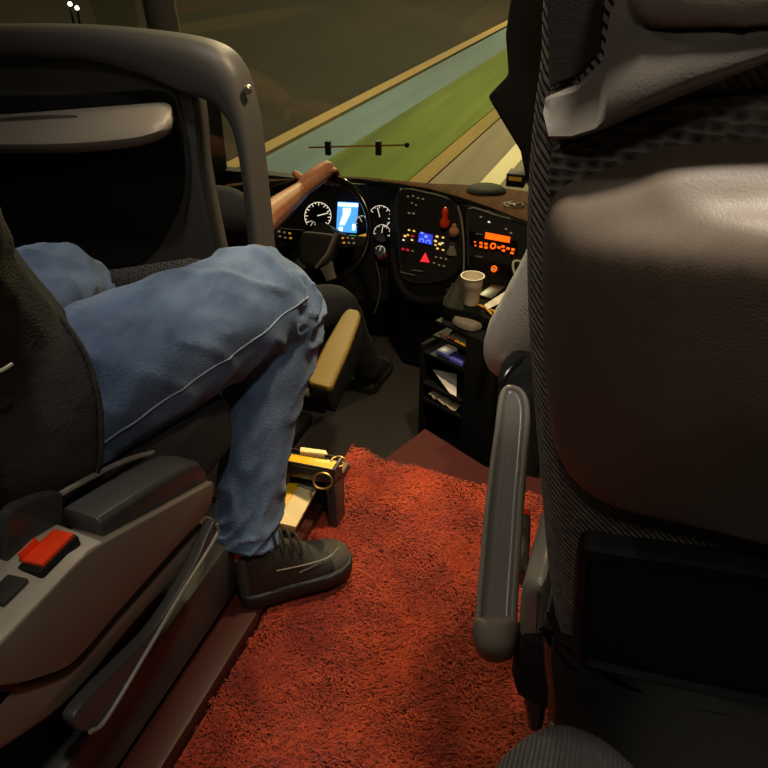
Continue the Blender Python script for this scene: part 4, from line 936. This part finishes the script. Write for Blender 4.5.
for x, y, rr in ((338, 461.5, .013), (325, 477.5, .017)):
    b = MB(); c = onZ(x, y, TZb+.006) if y < 470 else onZ(x, y, TZb)-V((0, .012, .0)); X, Y_, Z_ = axes((0, -.3, 1) if y < 470 else (.2, -1, .5)); b.tube([c+X*(rr*1.2*math.cos(t))+Y_*(rr*math.sin(t)) for t in [2*math.pi*i/20 for i in range(21)]], .0025, 6); b.build('ring_pull', 'brass', tb_)
cp0 = [onZ(x, y, .10) for x, y in ((303, 482), (318, 489), (296, 527), (276, 523))]
cn = []
dn = V((0, .0, -.09))
b = MB(); q = [onD(x, y, d) for x, y, d in ((301, 483, 1.72), (317, 489, 1.72), (296, 527, 1.655), (274, 522, 1.655))]; nn = (q[1]-q[0]).cross(q[2]-q[0]).normalized(); nn = nn if nn.dot(EYE-q[0]) < 0 else -nn
b.prism(q, nn*.04); cb = b.build('carton', 'cream', None, bevel=.002); tag(cb, 'cream carton leaning in the open front of the black bin', 'carton')
b = MB(); q2_ = [onD(x, y, d) for x, y, d in ((288, 483, 1.725), (301, 483, 1.723), (276, 520, 1.66), (268, 515, 1.665))]; b.prism(q2_, nn*.03); b.build('side_flap', 'amber', cb, label='amber side')
b = MB(); q2_ = [onD(x, y, d) for x, y, d in ((303, 479, 1.735), (318, 488, 1.722), (314, 492, 1.712), (297, 485, 1.712))]; b.prism(q2_, nn*.03); b.build('end_flap', 'plastic_pale', cb, label='grey end')

# ------------------------------------------------------------------ lights: the coach's ceiling lamps, added fills, street light, sky
def area(name, loc, size, energy, col, target=None, spread=None):
    l = bpy.data.lights.new(name, 'AREA'); l.energy = energy; l.color = col; l.size = size
    if spread: l.spread = R(spread)
    o = bpy.data.objects.new(name, l); C.objects.link(o); o.location = loc
    if target is not None: o.rotation_euler = (V(target)-V(loc)).to_track_quat('-Z', 'Y').to_euler()
    return o
area('rear_lamp', (.16, .12, 2.12), .12, 5, (1, .90, .76), (.20, .30, 1.0), 70)
area('rear_fill', (-.05, -.65, 2.12), .14, .9, (1, .88, .72), (.05, 0, 1.0), 110)  # added weak fill from behind that brightens the honeycomb band
area('seat_fill', (-.95, .10, 2.12), .14, 2.1, (1, .88, .72), (-.4, .5, .4))  # added fill over the left seat, placed to light the right seat and armrest
area('front_lamp', (-.10, 1.40, 2.05), .14, 6, (1, .77, .46), (-.52, 1.62, 0), 62)
area('cab_fill', (-.72, 2.12, 1.98), .12, 8, (1, .76, .44), (-.85, 2.35, 0), 130)  # added fill that lights the driver's hand, dash and armrest
area('reading_lamp', (-.80, .85, 2.12), .06, 1.3, (1, .92, .82), (-.72, 1.0, .6), 70)
def point(name, loc, e, col, r=.2):
    l = bpy.data.lights.new(name, 'POINT'); l.energy = e; l.color = col; l.shadow_soft_size = r
    o = bpy.data.objects.new(name, l); C.objects.link(o); o.location = loc
point('street_light', (-3.5, 11, 5), 2200, (1, .82, .45)); point('street_light', (-4.5, 24, 6), 5000, (1, .8, .42))
w = bpy.data.worlds.new('night'); bpy.context.scene.world = w; w.use_nodes = True
w.node_tree.nodes['Background'].inputs[0].default_value = (.02, .016, .008, 1); w.node_tree.nodes['Background'].inputs[1].default_value = .5

cam = bpy.data.cameras.new('camera'); co = bpy.data.objects.new('camera', cam); C.objects.link(co)
co.location = EYE; co.rotation_euler = (R(58), 0, YAW); cam.sensor_width = 36; cam.lens = 36; cam.clip_start = .02
sc = bpy.context.scene; sc.camera = co
sc.view_settings.view_transform = 'Standard'; sc.view_settings.look = 'None'; sc.view_settings.gamma = 1; sc.view_settings.use_curve_mapping = False
sc.view_settings.exposure = 0.0
